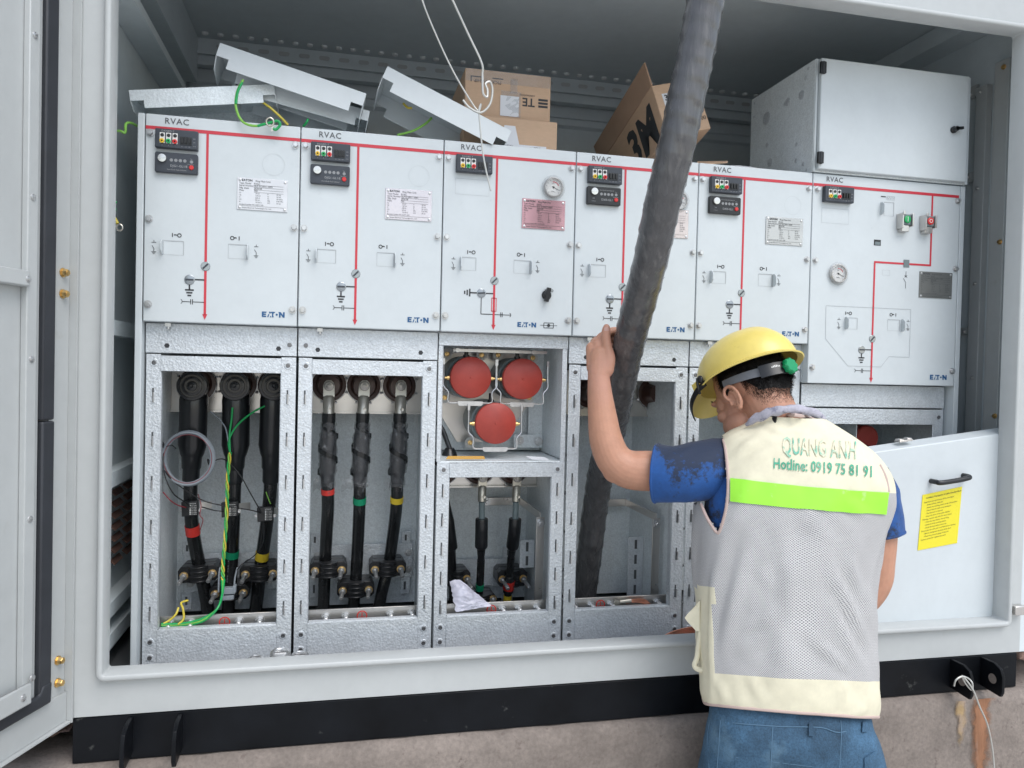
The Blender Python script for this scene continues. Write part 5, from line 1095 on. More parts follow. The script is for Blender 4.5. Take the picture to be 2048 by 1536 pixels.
# tilted carton with a standing flap
T_ = V((1.306, .125, .243)); ec = V((.9679, .0173, .2506)); eb = V((.0355, .9782, -.2046)); ea = V((.2486, -.2069, -.9462)); lc, la, lb_ = .1391, .1573, .50
t3 = thing('cardboard_box', T_+ea*la+eb*.2, 'tipped brown carton with big black letters and a raised flap, beside the thick cable', 'carton')
q = MB(); q.prism([T_, T_+ec*lc, T_+ec*lc+ea*la, T_+ea*la], eb*lb_); q.build('carton', CARD, t3, bevel=.002)
q = MB(); q.prism([T_-ea*.0736, T_-ea*.0005, T_-ea*.0005+eb*lb_, T_-ea*.0736+eb*lb_], ec*.005); q.build('flap', CARD2, t3, bevel=.001)
q = MB(); o3 = T_-ec*.0009; q.text('3M', (0, 0, 0), .165, bold=.034, space=1.0, fn=lambda x, y: o3+eb*(.248-x*1.02)+ea*(.142-y*.95)); q.build('lettering', INK, t3, recalc=False, smooth=False)
q = MB(); q.prism([T_+ec*a+ea*b-eb*.0006 for a, b in ((.022, .030), (.118, .030), (.118, .105), (.022, .105))], -eb*.0004); pl_ = q.build('white_label', PAPER, t3, smooth=False)
q = MB(); o4 = T_-eb*.0017; q.text('3M', (0, 0, 0), .024, bold=.03, fn=lambda x, y: o4+ec*(.027+x)+ea*(.052-y)); q.text('QTY 100', (0, 0, 0), .018, fn=lambda x, y: o4+ec*(.066+x)+ea*(.128-y)); q.text('1000 pcs', (0, 0, 0), .009, fn=lambda x, y: o4+ec*(.080+x)+ea*(.098-y)); q.build('lettering', INK, pl_, recalc=False, smooth=False)
q = MB(); q.prism([P(1392, 330, .06), P(1455, 326, .06), P(1456, 323, .12), P(1395, 324, .12)], (0, 0, .002)); tag(q.build('cardboard_sheet', CARD, smooth=False), 'flat scrap of cardboard lying on the fifth cabinet', 'cardboard')
q = MB(); q.grid([[P(1455+22*i, 331+2*i-(2.5*math.sin(i*1.1) if j else 0), .03+.05*j) for i in range(7)] for j in range(3)]); tag(q.build('paper_sheet', PAPER, ang=1), 'white paper sheets lying flat against the control box', 'paper')

# ================================================================== THICK CABLE, HOOKED WIRES, TAG WIRES
bc = [(1446, -170, 1.50), (1430, -80, 1.51), (1411.7, 0, 1.52), (1393, 100, 1.525), (1371.7, 200, 1.53), (1350.8, 300, 1.54), (1326.7, 400, 1.57), (1303, 512, 1.63), (1275, 620, 1.73), (1255, 700, 1.82), (1238, 790, 1.93), (1221, 870, 2.06), (1203, 940, 2.16), (1191, 1010, 2.23), (1180, 1100, 2.29), (1168, 1190, 2.34), (1160, 1260, 2.38), (1155, 1320, 2.42)]
top_ = at(*bc[0]); up_d = (top_-at(*bc[2])).normalized()
pts = smoothpath([top_+up_d*2.6+V((.25, -.5, 0)), top_+up_d*1.7+V((.1, -.2, 0)), top_+up_d*1.0+V((.03, -.05, 0)), top_+up_d*.5, top_+up_d*.2]+[at(*p) for p in bc], 14); random.seed(11)
q = MB(); G = []; n_ = 40; T = [(pts[min(i+1, len(pts)-1)]-pts[max(i-1, 0)]).normalized() for i in range(len(pts))]; nr = T[0].orthogonal().normalized()
for i, p_ in enumerate(pts):
    nr = (nr-T[i]*nr.dot(T[i])).normalized(); bi = T[i].cross(nr); wr = .0009*((i*.27) % 1.0); row = []
    for k in range(n_):
        a = 2*math.pi*k/n_; hel = ((i*.19+k/n_) % 1.0); r = .0364+.0024*hel**3+.0007*noise.fractal(V((math.cos(a)*2, math.sin(a)*2, i*.12)), 1, 2, 4)
        row.append(p_+(nr*math.cos(a)+bi*math.sin(a))*r)
    G.append(row)
q.grid(G, closed=True); tag(q.build('thick_cable', BIGC, ang=.5), 'thick scuffed black power cable hanging into the fourth cabinet, held by the worker', 'cable')
wire('hooked_wire', [(770, -260, -.256), (806, -130, -.24), (838, -30, -.22), (846, 5, -.22), (870, 65, -.20), (905, 140, -.18), (940, 200, -.17), (957, 222, -.17), (962, 208, -.17), (958, 220, -.172), (960, 250, -.172), (965, 300, -.172), (972, 340, -.172), (982, 382, -.174)], .0020, WIREW, 'thin pale wire tied round the hook and dangling over the third cabinet', 'wire', sm=10)
wire('hooked_wire', [(800, -260, -.256), (842, -140, -.24), (890, -30, -.22), (905, 0, -.22), (935, 65, -.20), (963, 125, -.19), (965, 150, -.185), (966, 185, -.185), (974, 194, -.183), (975, 180, -.181), (971, 168, -.18), (980, 164, -.178), (985, 180, -.176), (980, 208, -.175), (962, 225, -.174), (940, 216, -.174), (926, 200, -.174)], .0026, WIREW, 'thicker pale wire bent into a hook above the third cabinet', 'wire', sm=10)
# earth leads sticking out behind the left jamb
for pts_, m_, lab in (([(224, 263, .02), (240, 262, .0), (250, 265, 0), (252, 248, 0), (262, 246, .02), (274, 252, .05)], LGW, 'upper curled yellow and green lead in the gap left of the cabinets'), ([(222, 405, .0), (232, 404, 0), (224, 410, 0), (230, 418, -.01), (226, 428, -.01), (232, 440, -.01)], GW, 'lower green and yellow lead with a ring lug in the gap left of the cabinets')):
    wire('earth_lead', pts_, .0030, m_, lab, 'wire')
o_ = [o for o in COL.objects if o.name.startswith('earth_lead')][-1]
o_ = [o for o in COL.objects if o.get('label', '').startswith('lower green and yellow')][0]
q = MB(); q.tube([P(229, 436, -.01), P(235, 447, -.012)], .0038, 8); q.build('yellow_sleeve', YW, o_); q = MB(); c = P(239, 455, -.012); q.tube([c+V((.0065*math.cos(a), 0, .0075*math.sin(a))) for a in [2*math.pi*k/20 for k in range(20)]], .0019, 8, closed=True); q.build('ring_lug', TIN, o_)
# tie wire through the right lug
wire('tie_wire', [(1908, 1372, -.285), (1912, 1360, -.29), (1925, 1353, -.29), (1938, 1358, -.285), (1945, 1368, -.29), (1943, 1380, -.285), (1930, 1365, -.285), (1925, 1352, -.287), (1945, 1378, -.29), (1960, 1415, -.285), (1975, 1450, -.27), (1985, 1500, -.26), (1990, 1560, -.26)], .0022, WIREW, 'thin pale wire tied through the right-hand lug and trailing down the plinth', 'wire')

# ================================================================== THE REMOVED COVER WITH HANDLE AND YELLOW STICKER
y_ = -.165; TR, BR = P(2013, 866, y_), P(1985, 1262, y_); dl = (P(1745, 905, y_)-TR).normalized(); TL = TR+dl*.47; BL = BR+(TL-TR)+V((.02, 0, 0))
cv = thing('front_cover', (BR+BL)/2, 'large white cover with a black pull handle and yellow sticker leaning in the doorway', 'cover'); ex = P(1995, 855, y_+.045)-TR
q = MB(); q.prism([TR, BR, BL, TL], ex); q.build('cover_plate', PANEL, cv, bevel=.003)
f = lambda u, v, o=0: P(u, v, y_-.0008-o)
q = MB(); q.prism([f(1845, 990), f(1924, 973), f(1914, 1086), f(1835, 1101)], (0, -.0006, 0)); st = q.build('warning_sticker', STICKY, cv, smooth=False)
q = MB(); o0, ux_, uz_ = f(1845, 990, .0014), (f(1924, 973)-f(1845, 990)), (f(1835, 1101)-f(1845, 990)); uxn = ux_.normalized(); uzn = -uz_.normalized(); W_, H_ = ux_.length, uz_.length
q.text('Condition: Prerequisite of Cable Chamber Door', o0+ux_*.10+uz_*.085, .0058, uxn, uzn, bold=.01)
LN = ['Operation and maintenance of the switchgear', '- Switch off the cable unit', '- Switch the earthing switch to the ON position', '- Check that the cable is not energised', '- The interlock is released', '- Open the door of the cable chamber', 'Warning: operate only with the door closed', '- Close the door before the earthing', '- Interlock of the earthing switch', '- Check the fuse before every use', 'Ensure that the cable unit is earthed before opening', '- Before closing lock the bolts of the door', '- Check the pressure gauge of the unit', 'Contact service for replacement parts']
for k, s_ in enumerate(LN): q.text(s_, o0+ux_*(.06 if s_[0] != '-' else .12)+uz_*(.16+.052*k), .0052, uxn, uzn)
q.build('lettering', INK, st, recalc=False, smooth=False)
a, b = f(1862, 962), f(1926, 951); q = MB(); up_ = V((0, 0, 1))
q.tube(smoothpath([a, a+V((0, -.018, 0)), a+(b-a)*.08+V((0, -.027, -.002)), a+(b-a)*.5+V((0, -.028, -.003)), a+(b-a)*.92+V((0, -.027, -.002)), b+V((0, -.018, 0)), b], 6), .0068, 14); q.build('pull_handle', BLACKP, cv)
q = MB(); c = P(1807, 884, y_+.02); tv = (TR-TL).normalized(); q.obox(c+V((0, 0, .004)), tv*.021, V((0, .011, 0)), V((0, 0, .0025))); q.obox(c+tv*.012+V((0, 0, .008)), tv*.007, V((0, .009, 0)), V((0, 0, .002))); q.obox(c-tv*.013+V((0, 0, .008)), tv*.007, V((0, .009, 0)), V((0, 0, .002))); q.build('catch', STEEL, cv, bevel=.0008)
_at0 = at
def at(u, v, Z):
    Z = 1.665+(Z-1.5)*.75 if Z < 1.65 else (1.7775+(Z-1.65)*.14 if Z < 1.775 else 1.795+(Z-1.775)*.5)
    return _at0(u, v, Z)
# ================================================================== THE WORKER
man = thing('person', (1.34, -.57, GZ), 'worker in yellow hard hat, pale mesh vest and jeans, one arm raised to thick cable', 'person')
def temp_remesh(mb, voxel, smooth_it, fac=.5):
    o = mb.build('tmp', SKIN, loc=(0, 0, 0)); m = o.modifiers.new('r', 'REMESH'); m.mode = 'VOXEL'; m.voxel_size = voxel; m.use_smooth_shade = True
    s_ = o.modifiers.new('s', 'SMOOTH'); s_.factor = fac; s_.iterations = smooth_it
    dg = bpy.context.evaluated_depsgraph_get(); dg.update(); me = bpy.data.meshes.new_from_object(o.evaluated_get(dg)); bpy.data.objects.remove(o)
    return me
def limb(mb, pts, rs, n=16, sm=6, flat=None):
    P_ = smoothpath(pts, sm); R_ = lerplist(rs, sm); mb.tube(P_, R_, n); mb.ell(P_[0], (R_[0],)*3, nu=12, nv=8); mb.ell(P_[-1], (R_[-1],)*3, nu=12, nv=8)
# head frame
az, pt = math.radians(-16), math.radians(32)
hy = V((math.sin(az)*math.cos(pt), math.cos(az)*math.cos(pt), -math.sin(pt))); hx = V((math.cos(az), -math.sin(az), 0)); hz = hx.cross(hy)
HR = Matrix((hx, hy, hz)).transposed()
EAR = _at0(1471, 797, 1.775); H0 = EAR-HR @ V((-.074, -.012, -.034))
h = lambda x, y, z: H0+HR @ V((x, y, z))
def hell(mb, c, r, rot=None, nu=24, nv=16): mb.ell(h(*c), r, HR @ rot if rot else HR, nu, nv)
bd = MB()
hell(bd, (0, -.008, .022), (.073, .094, .088)); hell(bd, (0, -.045, -.012), (.060, .052, .062)); hell(bd, (0, .040, -.045), (.056, .050, .062)); hell(bd, (0, .058, -.092), (.030, .026, .026)); hell(bd, (0, .062, -.010), (.054, .032, .045))
for s_ in (-1, 1):
    hell(bd, (s_*.040, .045, -.070), (.022, .040, .030)); hell(bd, (s_*.042, .068, -.038), (.018, .018, .016)); hell(bd, (s_*.030, .083, .004), (.022, .012, .008)); hell(bd, (s_*.030, .080, -.014), (.013, .012, .010))
    # ear: shell, helix, lobe
    er = Matrix.Rotation(s_*-.35, 3, 'Z') @ Matrix.Rotation(-.22, 3, 'X')
    hell(bd, (s_*.074, -.012, -.034), (.006, .015, .026), er, 14, 10)
    E0 = h(s_*.079, -.014, -.034); ey = HR @ (er @ V((0, 1, 0))); ez = HR @ (er @ V((0, 0, 1))); ex_ = HR @ V((s_, 0, 0))
    hel = [E0+ey*a+ez*b+ex_*c for a, b, c in ((.014, .004, .000), (.013, .018, .004), (.004, .029, .006), (-.010, .027, .008), (-.018, .014, .010), (-.018, -.004, .009), (-.012, -.018, .007), (-.003, -.027, .004), (.006, -.024, .001))]
    bd.tube(smoothpath(hel, 5), .0042, 10); bd.ell(E0+ez*-.026+ey*-.0005+ex_*.003, (.006, .007, .008), HR); bd.tube(smoothpath([E0+ey*a+ez*b+ex_*c for a, b, c in ((-.004, .018, .004), (-.009, .006, .006), (-.008, -.010, .006), (.0, -.016, .004))], 4), .0034, 8); bd.ell(E0+ey*.013+ez*-.006+ex_*.001, (.004, .004, .007), HR)
hell(bd, (0, .103, -.036), (.014, .014, .011)); limb(bd, [h(0, .092, .0), h(0, .103, -.033)], [.008, .011], 10); hell(bd, (0, .090, -.066), (.024, .010, .006)); hell(bd, (0, .088, -.076), (.021, .010, .006))
NB = _at0(1566, 862, 1.785)
limb(bd, [h(0, -.022, -.010), h(0, -.030, -.055), h(0, -.03, -.10)*.5+NB*.5, NB], [.056, .055, .054, .055], 24)
# raised left arm, upper arm coming out of the sleeve
SH = at(1470, 940, 1.80); EL = at(1228, 930, 1.70); WR = at(1196, 752, 1.775)
limb(bd, [SH, at(1385, 944, 1.68), at(1300, 942, 1.665), at(1256, 938, 1.685), at(1228, 918, 1.70), at(1212, 880, 1.712), at(1205, 835, 1.73), at(1200, 790, 1.752), at(1197, 752, 1.775)], [.036, .042, .0470, .0450, .0415, .0385, .0340, .0290, .0250], 24)
bd.ell(at(1230, 938, 1.698), (.031, .031, .033), nu=16, nv=10)
# hand: the back of the hand faces us, fingers reach away round the far side of the cable
hd = lambda u, v, Z: at(u, v, Z)
limb(bd, [hd(1197, 752, 1.775), hd(1199, 735, 1.785), hd(1199, 712, 1.795)], [.0255, .0275, .026], 18)
for (a, b) in ((hd(1186, 735, 1.79), hd(1184, 696, 1.812)), (hd(1196, 737, 1.786), hd(1195, 688, 1.806)), (hd(1206, 738, 1.786), hd(1205, 690, 1.802)), (hd(1214, 736, 1.788), hd(1214, 700, 1.80))): limb(bd, [a, b], [.0155, .0150], 14)
KN = [hd(1201, 676, 1.815), hd(1190, 684, 1.825), hd(1183, 694, 1.832), hd(1182, 706, 1.836)]
MID = [[hd(1219, 664, 1.835), hd(1232, 662, 1.862), hd(1246, 668, 1.880), hd(1262, 678, 1.883)], [hd(1207, 676, 1.850), hd(1224, 677, 1.885), hd(1243, 683, 1.905), hd(1262, 694, 1.900)], [hd(1203, 689, 1.860), hd(1222, 692, 1.893), hd(1240, 699, 1.908), hd(1257, 708, 1.902)], [hd(1200, 706, 1.862), hd(1217, 710, 1.890), hd(1233, 716, 1.903), hd(1246, 722, 1.900)]]
for k_, ms, r_ in zip(KN, MID, (.0093, .0096, .0092, .0080)): limb(bd, [k_+(hd(1198, 715, 1.8)-k_)*.35, k_]+ms, [.0110, r_*1.18, r_, r_*1.06, r_*.92, r_*.82], 12)
limb(bd, [hd(1210, 738, 1.78), hd(1216, 716, 1.776), hd(1214, 694, 1.774), hd(1212, 674, 1.773), hd(1212.5, 660, 1.775), hd(1213, 655, 1.777)], [.0215, .0175, .0122, .0112, .0105, .0085], 16)
# right arm: hangs at the side, forearm going forward
limb(bd, [at(1748, 975, 1.66), at(1752, 1060, 1.66), at(1750, 1120, 1.66), at(1747, 1160, 1.665), at(1728, 1192, 1.70), at(1700, 1215, 1.77), at(1668, 1235, 1.84)], [.040, .046, .043, .0405, .039, .034, .026], 22)
hr_ = at(1655, 1245, 1.865); limb(bd, [hr_, at(1636, 1250, 1.90)], [.026, .024], 14)
for k, (du, dv) in enumerate(((-10, -12), (-18, -4), (-20, 5), (-16, 13))): a = at(1636+du*.3, 1250+dv, 1.90); limb(bd, [a, at(1622+du*.6, 1254+dv*1.1, 1.93), at(1616+du*.6, 1270+dv, 1.945)], [.0092, .009, .0075], 10)
limb(bd, [at(1650, 1238, 1.87), at(1634, 1226, 1.885), at(1622, 1228, 1.90)], [.012, .011, .009], 10)
# trunk and legs under the clothes keep the body one figure
limb(bd, [NB, at(1588, 980, 1.70), at(1580, 1150, 1.70), at(1576, 1400, 1.66)], [.055, .065, .08, .08], 20); limb(bd, [SH, at(1590, 960, 1.72), at(1748, 985, 1.70)], [.040, .045, .040], 18)
HIPZ = CAM.z
hipL, hipR = at(1495, 1540, 1.61), at(1660, 1545, 1.62)
footL = V((hipL.x-.02, hipL.y+.02, GZ+.07)); footR = V((hipR.x+.04, hipR.y+.05, GZ+.07))
for a, f_ in ((hipL, footL), (hipR, footR)): limb(bd, [at(1576, 1420, 1.62), a, a+(f_-a)*.5+V((0, .03, 0)), f_], [.09, .085, .055, .04], 18)
me = temp_remesh(bd, .0021, 4); me.materials.clear(); me.materials.append(SKIN)
bm = bmesh.new(); bm.from_mesh(me)
for v_ in bm.verts: v_.co -= WL[man]
bm.to_mesh(me); bm.free()
body = bpy.data.objects.new('body', me); COL.objects.link(body); body.parent = man; WL[body] = WL[man]
# thumb nail
q = MB(); nc = hd(1212.3, 660, 1.775)-_fw*.0108; G = []
for i in range(6):
    row = []
    for j in range(7):
        b = (j-3)/3; a = i/5; p = nc+_rt*(b*.0062*(1-.12*a**3))+_up*((a-.5)*.0125-.0016*b*b*(1 if a > .5 else -.2))-_fw*(-.0022*b*b-.0008*(a-.5)**2*4); row.append(p)
    G.append(row)
q.grid(G); q.build('thumbnail', NAIL, body, ang=2)
# hair: scalp shell and strands
def scalp(x, y, z, k=1.03):      # direction to a point on the cranium
    d = V((x, y, z)).normalized(); t = 1/math.sqrt((d.x/.073)**2+(d.y/.094)**2+(d.z/.088)**2); return d, V((0, -.008, .022))+d*t*k
dgb = BVHTree.FromPolygons([body.matrix_world @ v_.co+WL[man] for v_ in me.vertices], [list(p.vertices) for p in me.polygons])
def hairline(az_):               # lowest hair height in head space for an angle: 0 = back, pi = front
    a = abs(az_)
    if a < .9: return -.080+.010*a
    if a < 1.22: return -.070+(a-.9)*.12
    if a < 1.72: return .006
    if a < 1.95: return -.034
    return .05
q = MB(); G = []; random.seed(9)
for i in range(29):
    row = []; 
    for j in range(72):
        a = -math.pi+2*math.pi*j/72; zl = hairline(a)+(.030 if abs(a) < 1.15 else .006); z = zl+(.098-zl)*i/28
        rr = math.sqrt(max(0, 1-((z-.022)/.090)**2)) if z > .022 else 1.0
        x, y = math.sin(a)*.060*max(rr, .12), -math.cos(a)*.080*max(rr, .12)-.008
        o_ = h(x*2.2, y*2.2, z); c_ = h(0, -.008, min(z, .07)); hit = dgb.ray_cast(o_, (c_-o_).normalized(), .4)
        p_ = hit[0]+hit[1]*.0012 if hit[0] else h(x, y, z)
        row.append(p_)
    G.append(row)
q.grid(G, closed=True); hair = q.build('hair', HAIR, man, ang=2)
q = MB()
for k in range(22000):
    a = random.uniform(-2.0, 2.0); zl = hairline(a); z = random.uniform(zl-.004, .075)
    fade = min(1, max(0, (z-zl)/.05)); 
    if random.random() > .35+.65*fade: continue
    x, y = math.sin(a)*.13, -math.cos(a)*.16-.008; o_ = h(x, y, z); c_ = h(0, -.008, min(z, .06)); hit = dgb.ray_cast(o_, (c_-o_).normalized(), .4)
    if not hit[0]: continue
    n_ = hit[1]; L_ = (.0025+.011*fade)*random.uniform(.7, 1.2); d = (n_*(.5+.3*fade)-hz*.75+V((random.gauss(0, .2), random.gauss(0, .2), random.gauss(0, .15)))).normalized()
    s_ = d.cross(n_).normalized()*random.uniform(.00022, .0004); p0 = hit[0]-n_*.0006; p1 = p0+d*L_*.6+n_*L_*.1; p2 = p0+d*L_
    q.add([p0-s_, p0+s_, p1+s_*.8, p1-s_*.8, p2], [(0, 1, 2, 3), (3, 2, 4)])
for k in range(420):     # eyebrow on the seen side
    s_ = -1; t_ = random.random(); p0 = h(s_*(.014+.034*t_), .097-.016*t_*t_, .008+.004*math.sin(t_*3)+random.uniform(-.003, .003)); q.add([p0, p0+hx*.0004, p0+hx*s_*.006+hz*.002], [(0, 1, 2)])
q.build('hair_strands', HAIR, hair, smooth=False, recalc=False)
# hard hat
HO = V((0, -.004, .030)); HT = Matrix.Rotation(math.radians(5), 3, 'X')
g = lambda x, y, z: H0+HR @ (HO+HT @ V((x*.94, y*.94, z*.96)))
hat = None
q = MB(); G = []; nA = 72
for lay in (0, 1):
    rows = []
    for i in range(25):
        t = i/24; row = []
        for j in range(nA):
            a = 2*math.pi*j/nA; ca, sa = math.cos(a), math.sin(a); k = 1-.018*lay
            if i <= 18:
                e = (math.pi/2)*(1-i/18); rr = math.cos(e)**.92; x, y, z = .113*rr*sa, .142*rr*ca-.004, .108*math.sin(e)+.004
                ridge = .0035*math.exp(-(x/.016)**2)*(1 if abs(y) < .13 else .5)*math.sin(e); z += ridge
            else:
                w_ = (i-18)/6; front = max(0, ca)**1.6; back = max(0, -ca)**2; br_ = .006+.052*front+.010*back; x, y, z = (.113+.010*w_)*sa, .142*ca-.004+br_*w_*(1 if ca > 0 else -1)*abs(ca)**.5, .004-w_*(.006+.020*front+.004*back)-.008*front*w_*w_
            row.append(g(x*k, y*k, z-(.0028 if lay else 0)))
        rows.append(row)
    G = G+rows if lay == 0 else G+rows[::-1]
q.grid(G, closed=True); hat = q.build('hard_hat', HELM, man, ang=.8)
def ringpt(a, rx, ry, z): return g(rx*math.sin(a), ry*math.cos(a)-.006, z)
q = MB(); R0, R1 = [], []
for j in range(41):
    a = math.radians(85)+math.radians(190)*j/40; zz = -.020-.016*math.sin(math.radians(190)*j/40*180/190); wd = .0085+.003*math.sin(j*.08); R0.append(ringpt(a, .083, .113, zz+wd)); R1.append(ringpt(a, .084, .1135, zz-wd))
q.grid([R0, R1]); sp = q.build('headband', STRAPG, hat, ang=2); md = sp.modifiers.new('s', 'SOLIDIFY'); md.thickness = .0025; md.offset = 1
q = MB(); R0, R1 = [], []
for j in range(15):
    a = math.radians(180+42-56*j/14); R0.append(ringpt(a, .0875, .1175, -.0355+.015)); R1.append(ringpt(a, .0875, .1175, -.0355-.015))
q.grid([R0, R1]); rb = q.build('ratchet_housing', BLACKP, hat, ang=2); md = rb.modifiers.new('s', 'SOLIDIFY'); md.thickness = .006; md.offset = 1
kc = ringpt(math.radians(180), .089, .124, -.036); kd = (g(0, -1, -.03)-g(0, 0, -.03)).normalized(); q = MB()
kx_ = kd.orthogonal().normalized(); ky_ = kd.cross(kx_); pr = []
for hh, rr in ((0, .0165), (.004, .0178), (.011, .0178), (.0135, .0155), (.0138, .010)):
    pr.append([kc+kd*hh+(kx_*math.cos(2*math.pi*k/60)+ky_*math.sin(2*math.pi*k/60))*(rr*(1+.085*math.cos(2*math.pi*k/60*8))) for k in range(60)])
q.grid(pr, closed=True); q.poly(pr[-1]); q.build('ratchet_knob', KNOB, hat, ang=.7)
q = MB(); lp = [g(-.113, .030, -.004), g(-.117, .055, -.010), g(-.112, .085, -.018), g(-.098, .115, -.026), g(-.072, .148, -.034), g(-.045, .172, -.040)]
pth_ = smoothpath(lp, 5); q.grid([[p+HR @ V((0, 0, .007)) for p in pth_], [p-HR @ V((0, 0, .007)) for p in pth_]])
cs_ = q.build('chin_strap', BLACKP, hat, ang=2); md = cs_.modifiers.new('s', 'SOLIDIFY'); md.thickness = .003; md.offset = 1
q = MB(); q.ell(g(-.118, .040, .010), (.006, .009, .010), HR); q.tube(smoothpath([g(-.120, .046, .016), g(-.121, .050, .004), g(-.119, .054, -.010), g(-.114, .060, -.020)], 4), .0036, 8); q.build('strap_knot', BLACKP, cs_)
q = MB(); q.obox(g(-.111, .066, .001), HR @ V((.004, 0, 0)), HR @ V((0, .011, 0)), HR @ V((0, 0, .012))); q.lathe(g(-.111, .066, -.012), HR @ V((-1, 0, 0)), [(.008, -.004), (.008, .006)], 14); q.build('slot_cover', HELM, hat, bevel=.002)
q = MB(); zc_ = ringpt(math.radians(200), .0878, .1178, -.036)+kd*.0065
def rp(a_, z_): return ringpt(math.radians(a_), .0945, .1245, z_)
for k in range(6): q.poly([rp(206-2.2*k, -.027-.0012*abs(k-2.5)), rp(204.6-2.2*k, -.027-.0012*abs(k-2.5)), rp(204.6-2.2*k, -.033), rp(206-2.2*k, -.033)])
q.build('emblem', WHITEP, hat, recalc=False, smooth=False)

# ---------------------------------------------------------------- clothing: rings of the torso
def torso_ring(L, R, t, Z, grow=0, n=96):
    a, b = at(L[0], L[1], Z), at(R[0], R[1], Z+.02); c = (a+b)/2; ux_ = (b-a)/2; ul = ux_.length; t = t*1.06; lift = .88*((L[1]+R[1])/2-768)/FPX; uxn = ux_.normalized(); nd = V((_fw.x, _fw.y, 0)).normalized(); out_ = []
    for k in range(n):
        f_ = 2*math.pi*k/n; cs, sn = math.cos(f_), math.sin(f_); e = .80
        X = math.copysign(abs(cs)**e, cs)*(ul+grow); Y = -math.copysign(abs(sn)**e, sn)*(t+grow)
        out_.append(c+uxn*X+nd*Y+V((0, 0, max(0, -Y)*lift)))
    return out_
VR = [((1414, 1406), (1744, 1431), .092, 1.60), ((1408, 1385), (1747, 1408), .095, 1.60), ((1405, 1334), (1743, 1350), .098, 1.60), ((1402, 1250), (1742, 1262), .098, 1.605), ((1400, 1160), (1744, 1172), .100, 1.61), ((1400, 1080), (1752, 1092), .104, 1.615), ((1401, 1010), (1764, 1030), .108, 1.62), ((1410, 960), (1774, 985), .108, 1.63), ((1425, 915), (1765, 945), .102, 1.64), ((1442, 885), (1742, 912), .092, 1.645), ((1464, 866), (1712, 886), .082, 1.648), ((1490, 852), (1682, 866), .072, 1.650), ((1505, 841), (1655, 850), .066, 1.650), ((1512, 832), (1636, 838), .063, 1.650)]
def catm(rows, n):
    out_ = []; m = len(rows)
    for i in range(m-1):
        for k in range(n):
            t = k/n; col = []
            for j in range(len(rows[0])):
                a, b, c, d = rows[max(i-1, 0)][j], rows[i][j], rows[i+1][j], rows[min(i+2, m-1)][j]
                col.append(.5*((2*b)+(c-a)*t+(2*a-5*b+4*c-d)*t*t+(-a+3*b-3*c+d)*t**3))
            out_.append(col)
    out_.append(rows[-1]); return out_
NS = 8
rings = catm([torso_ring(*r) for r in VR], NS)
def wrinkle(p, s_):
    u_ = V((p.x*9+p.z*5, p.y*6, p.z*4-p.x*3)); return s_*(noise.fractal(u_, 1, 2, 3)*.7+.5*abs(noise.noise(V((p.x*16+p.z*11, p.z*4, 3)))))
def loft_offset(rws, off, wr):
    o = []
    for i, row in enumerate(rws):
        c = sum(row, V((0, 0, 0)))/len(row); o.append([p+(p-c).normalized()*(off+wrinkle(p, wr)) for p in row])
    return o
inner = loft_offset(rings, -.014, .002)
q = MB(); q.grid(inner, closed=True); q.build('polo_shirt', SHIRT, man, ang=2)
outer = loft_offset(rings, .002, .0085)
for i, row in enumerate(outer):          # hanging folds of the loose netting
    c = sum(row, V((0, 0, 0)))/len(row); am = .011*math.sin(math.pi*min(1, i/(NS*8.2)))+.003
    for k, p in enumerate(row):
        f_ = 2*math.pi*k/96; ph = f_*7+i*.085+1.6*noise.noise(V((f_*1.4, i*.05, 2))); fold = (max(0, math.sin(ph))**3)*(.35+.65*max(0, noise.noise(V((f_*1.1, i*.035, 9)))+.35))
        row[k] = p+(p-c).normalized()*am*fold
FOLDS = [([(1640, 1085), (1690, 1200), (1735, 1300)], .0085, 11), ([(1655, 1180), (1682, 1250), (1722, 1340)], .008, 9), ([(1560, 1040), (1577, 1150), (1570, 1250)], .0045, 15), ([(1505, 1050), (1470, 1200), (1440, 1320)], .006, 13), ([(1600, 1245), (1650, 1300), (1700, 1345)], .0065, 9), ([(1470, 1262), (1530, 1240), (1565, 1210)], .0055, 9),
    ([(1470, 915), (1492, 893), (1530, 868)], .0050, 9), ([(1470, 945), (1510, 915), (1560, 893)], .0040, 10), ([(1520, 846), (1560, 860), (1600, 856)], .004, 9), ([(1500, 1345), (1522, 1400)], .0045, 9), ([(1585, 1360), (1620, 1415)], .0045, 10), ([(1690, 1355), (1680, 1420)], .0045, 10), ([(1620, 1020), (1640, 1085)], .005, 12), ([(1720, 1060), (1700, 1130), (1712, 1180)], .006, 11), ([(1440, 1360), (1452, 1410)], .0045, 9), ([(1690, 1000), (1740, 1040)], .004, 10), ([(1520, 1130), (1545, 1180), (1535, 1260)], .004, 12)]
def segd(u, v, a, b):
    dx, dy = b[0]-a[0], b[1]-a[1]; t = max(0, min(1, ((u-a[0])*dx+(v-a[1])*dy)/(dx*dx+dy*dy))); return math.hypot(u-a[0]-dx*t, v-a[1]-dy*t), t
for i, row in enumerate(outer):
    c = sum(row, V((0, 0, 0)))/len(row)
    for k, p in enumerate(row):
        if math.sin(2*math.pi*k/96) < -.15: continue
        u, v = proj(p); h_ = 0
        for pl_, am, wd in FOLDS:
            d, t_ = min((segd(u, v, a, b)[0], (j+segd(u, v, a, b)[1])/(len(pl_)-1)) for j, (a, b) in enumerate(zip(pl_, pl_[1:]))); x_ = d/wd
            if x_ < 3.2: h_ += am*1.15*max(0, math.sin(math.pi*t_))**.8*(math.exp(-x_*x_)-.45*math.exp(-(x_-1.6)**2*1.6))
        row[k] = p+(p-c).normalized()*h_
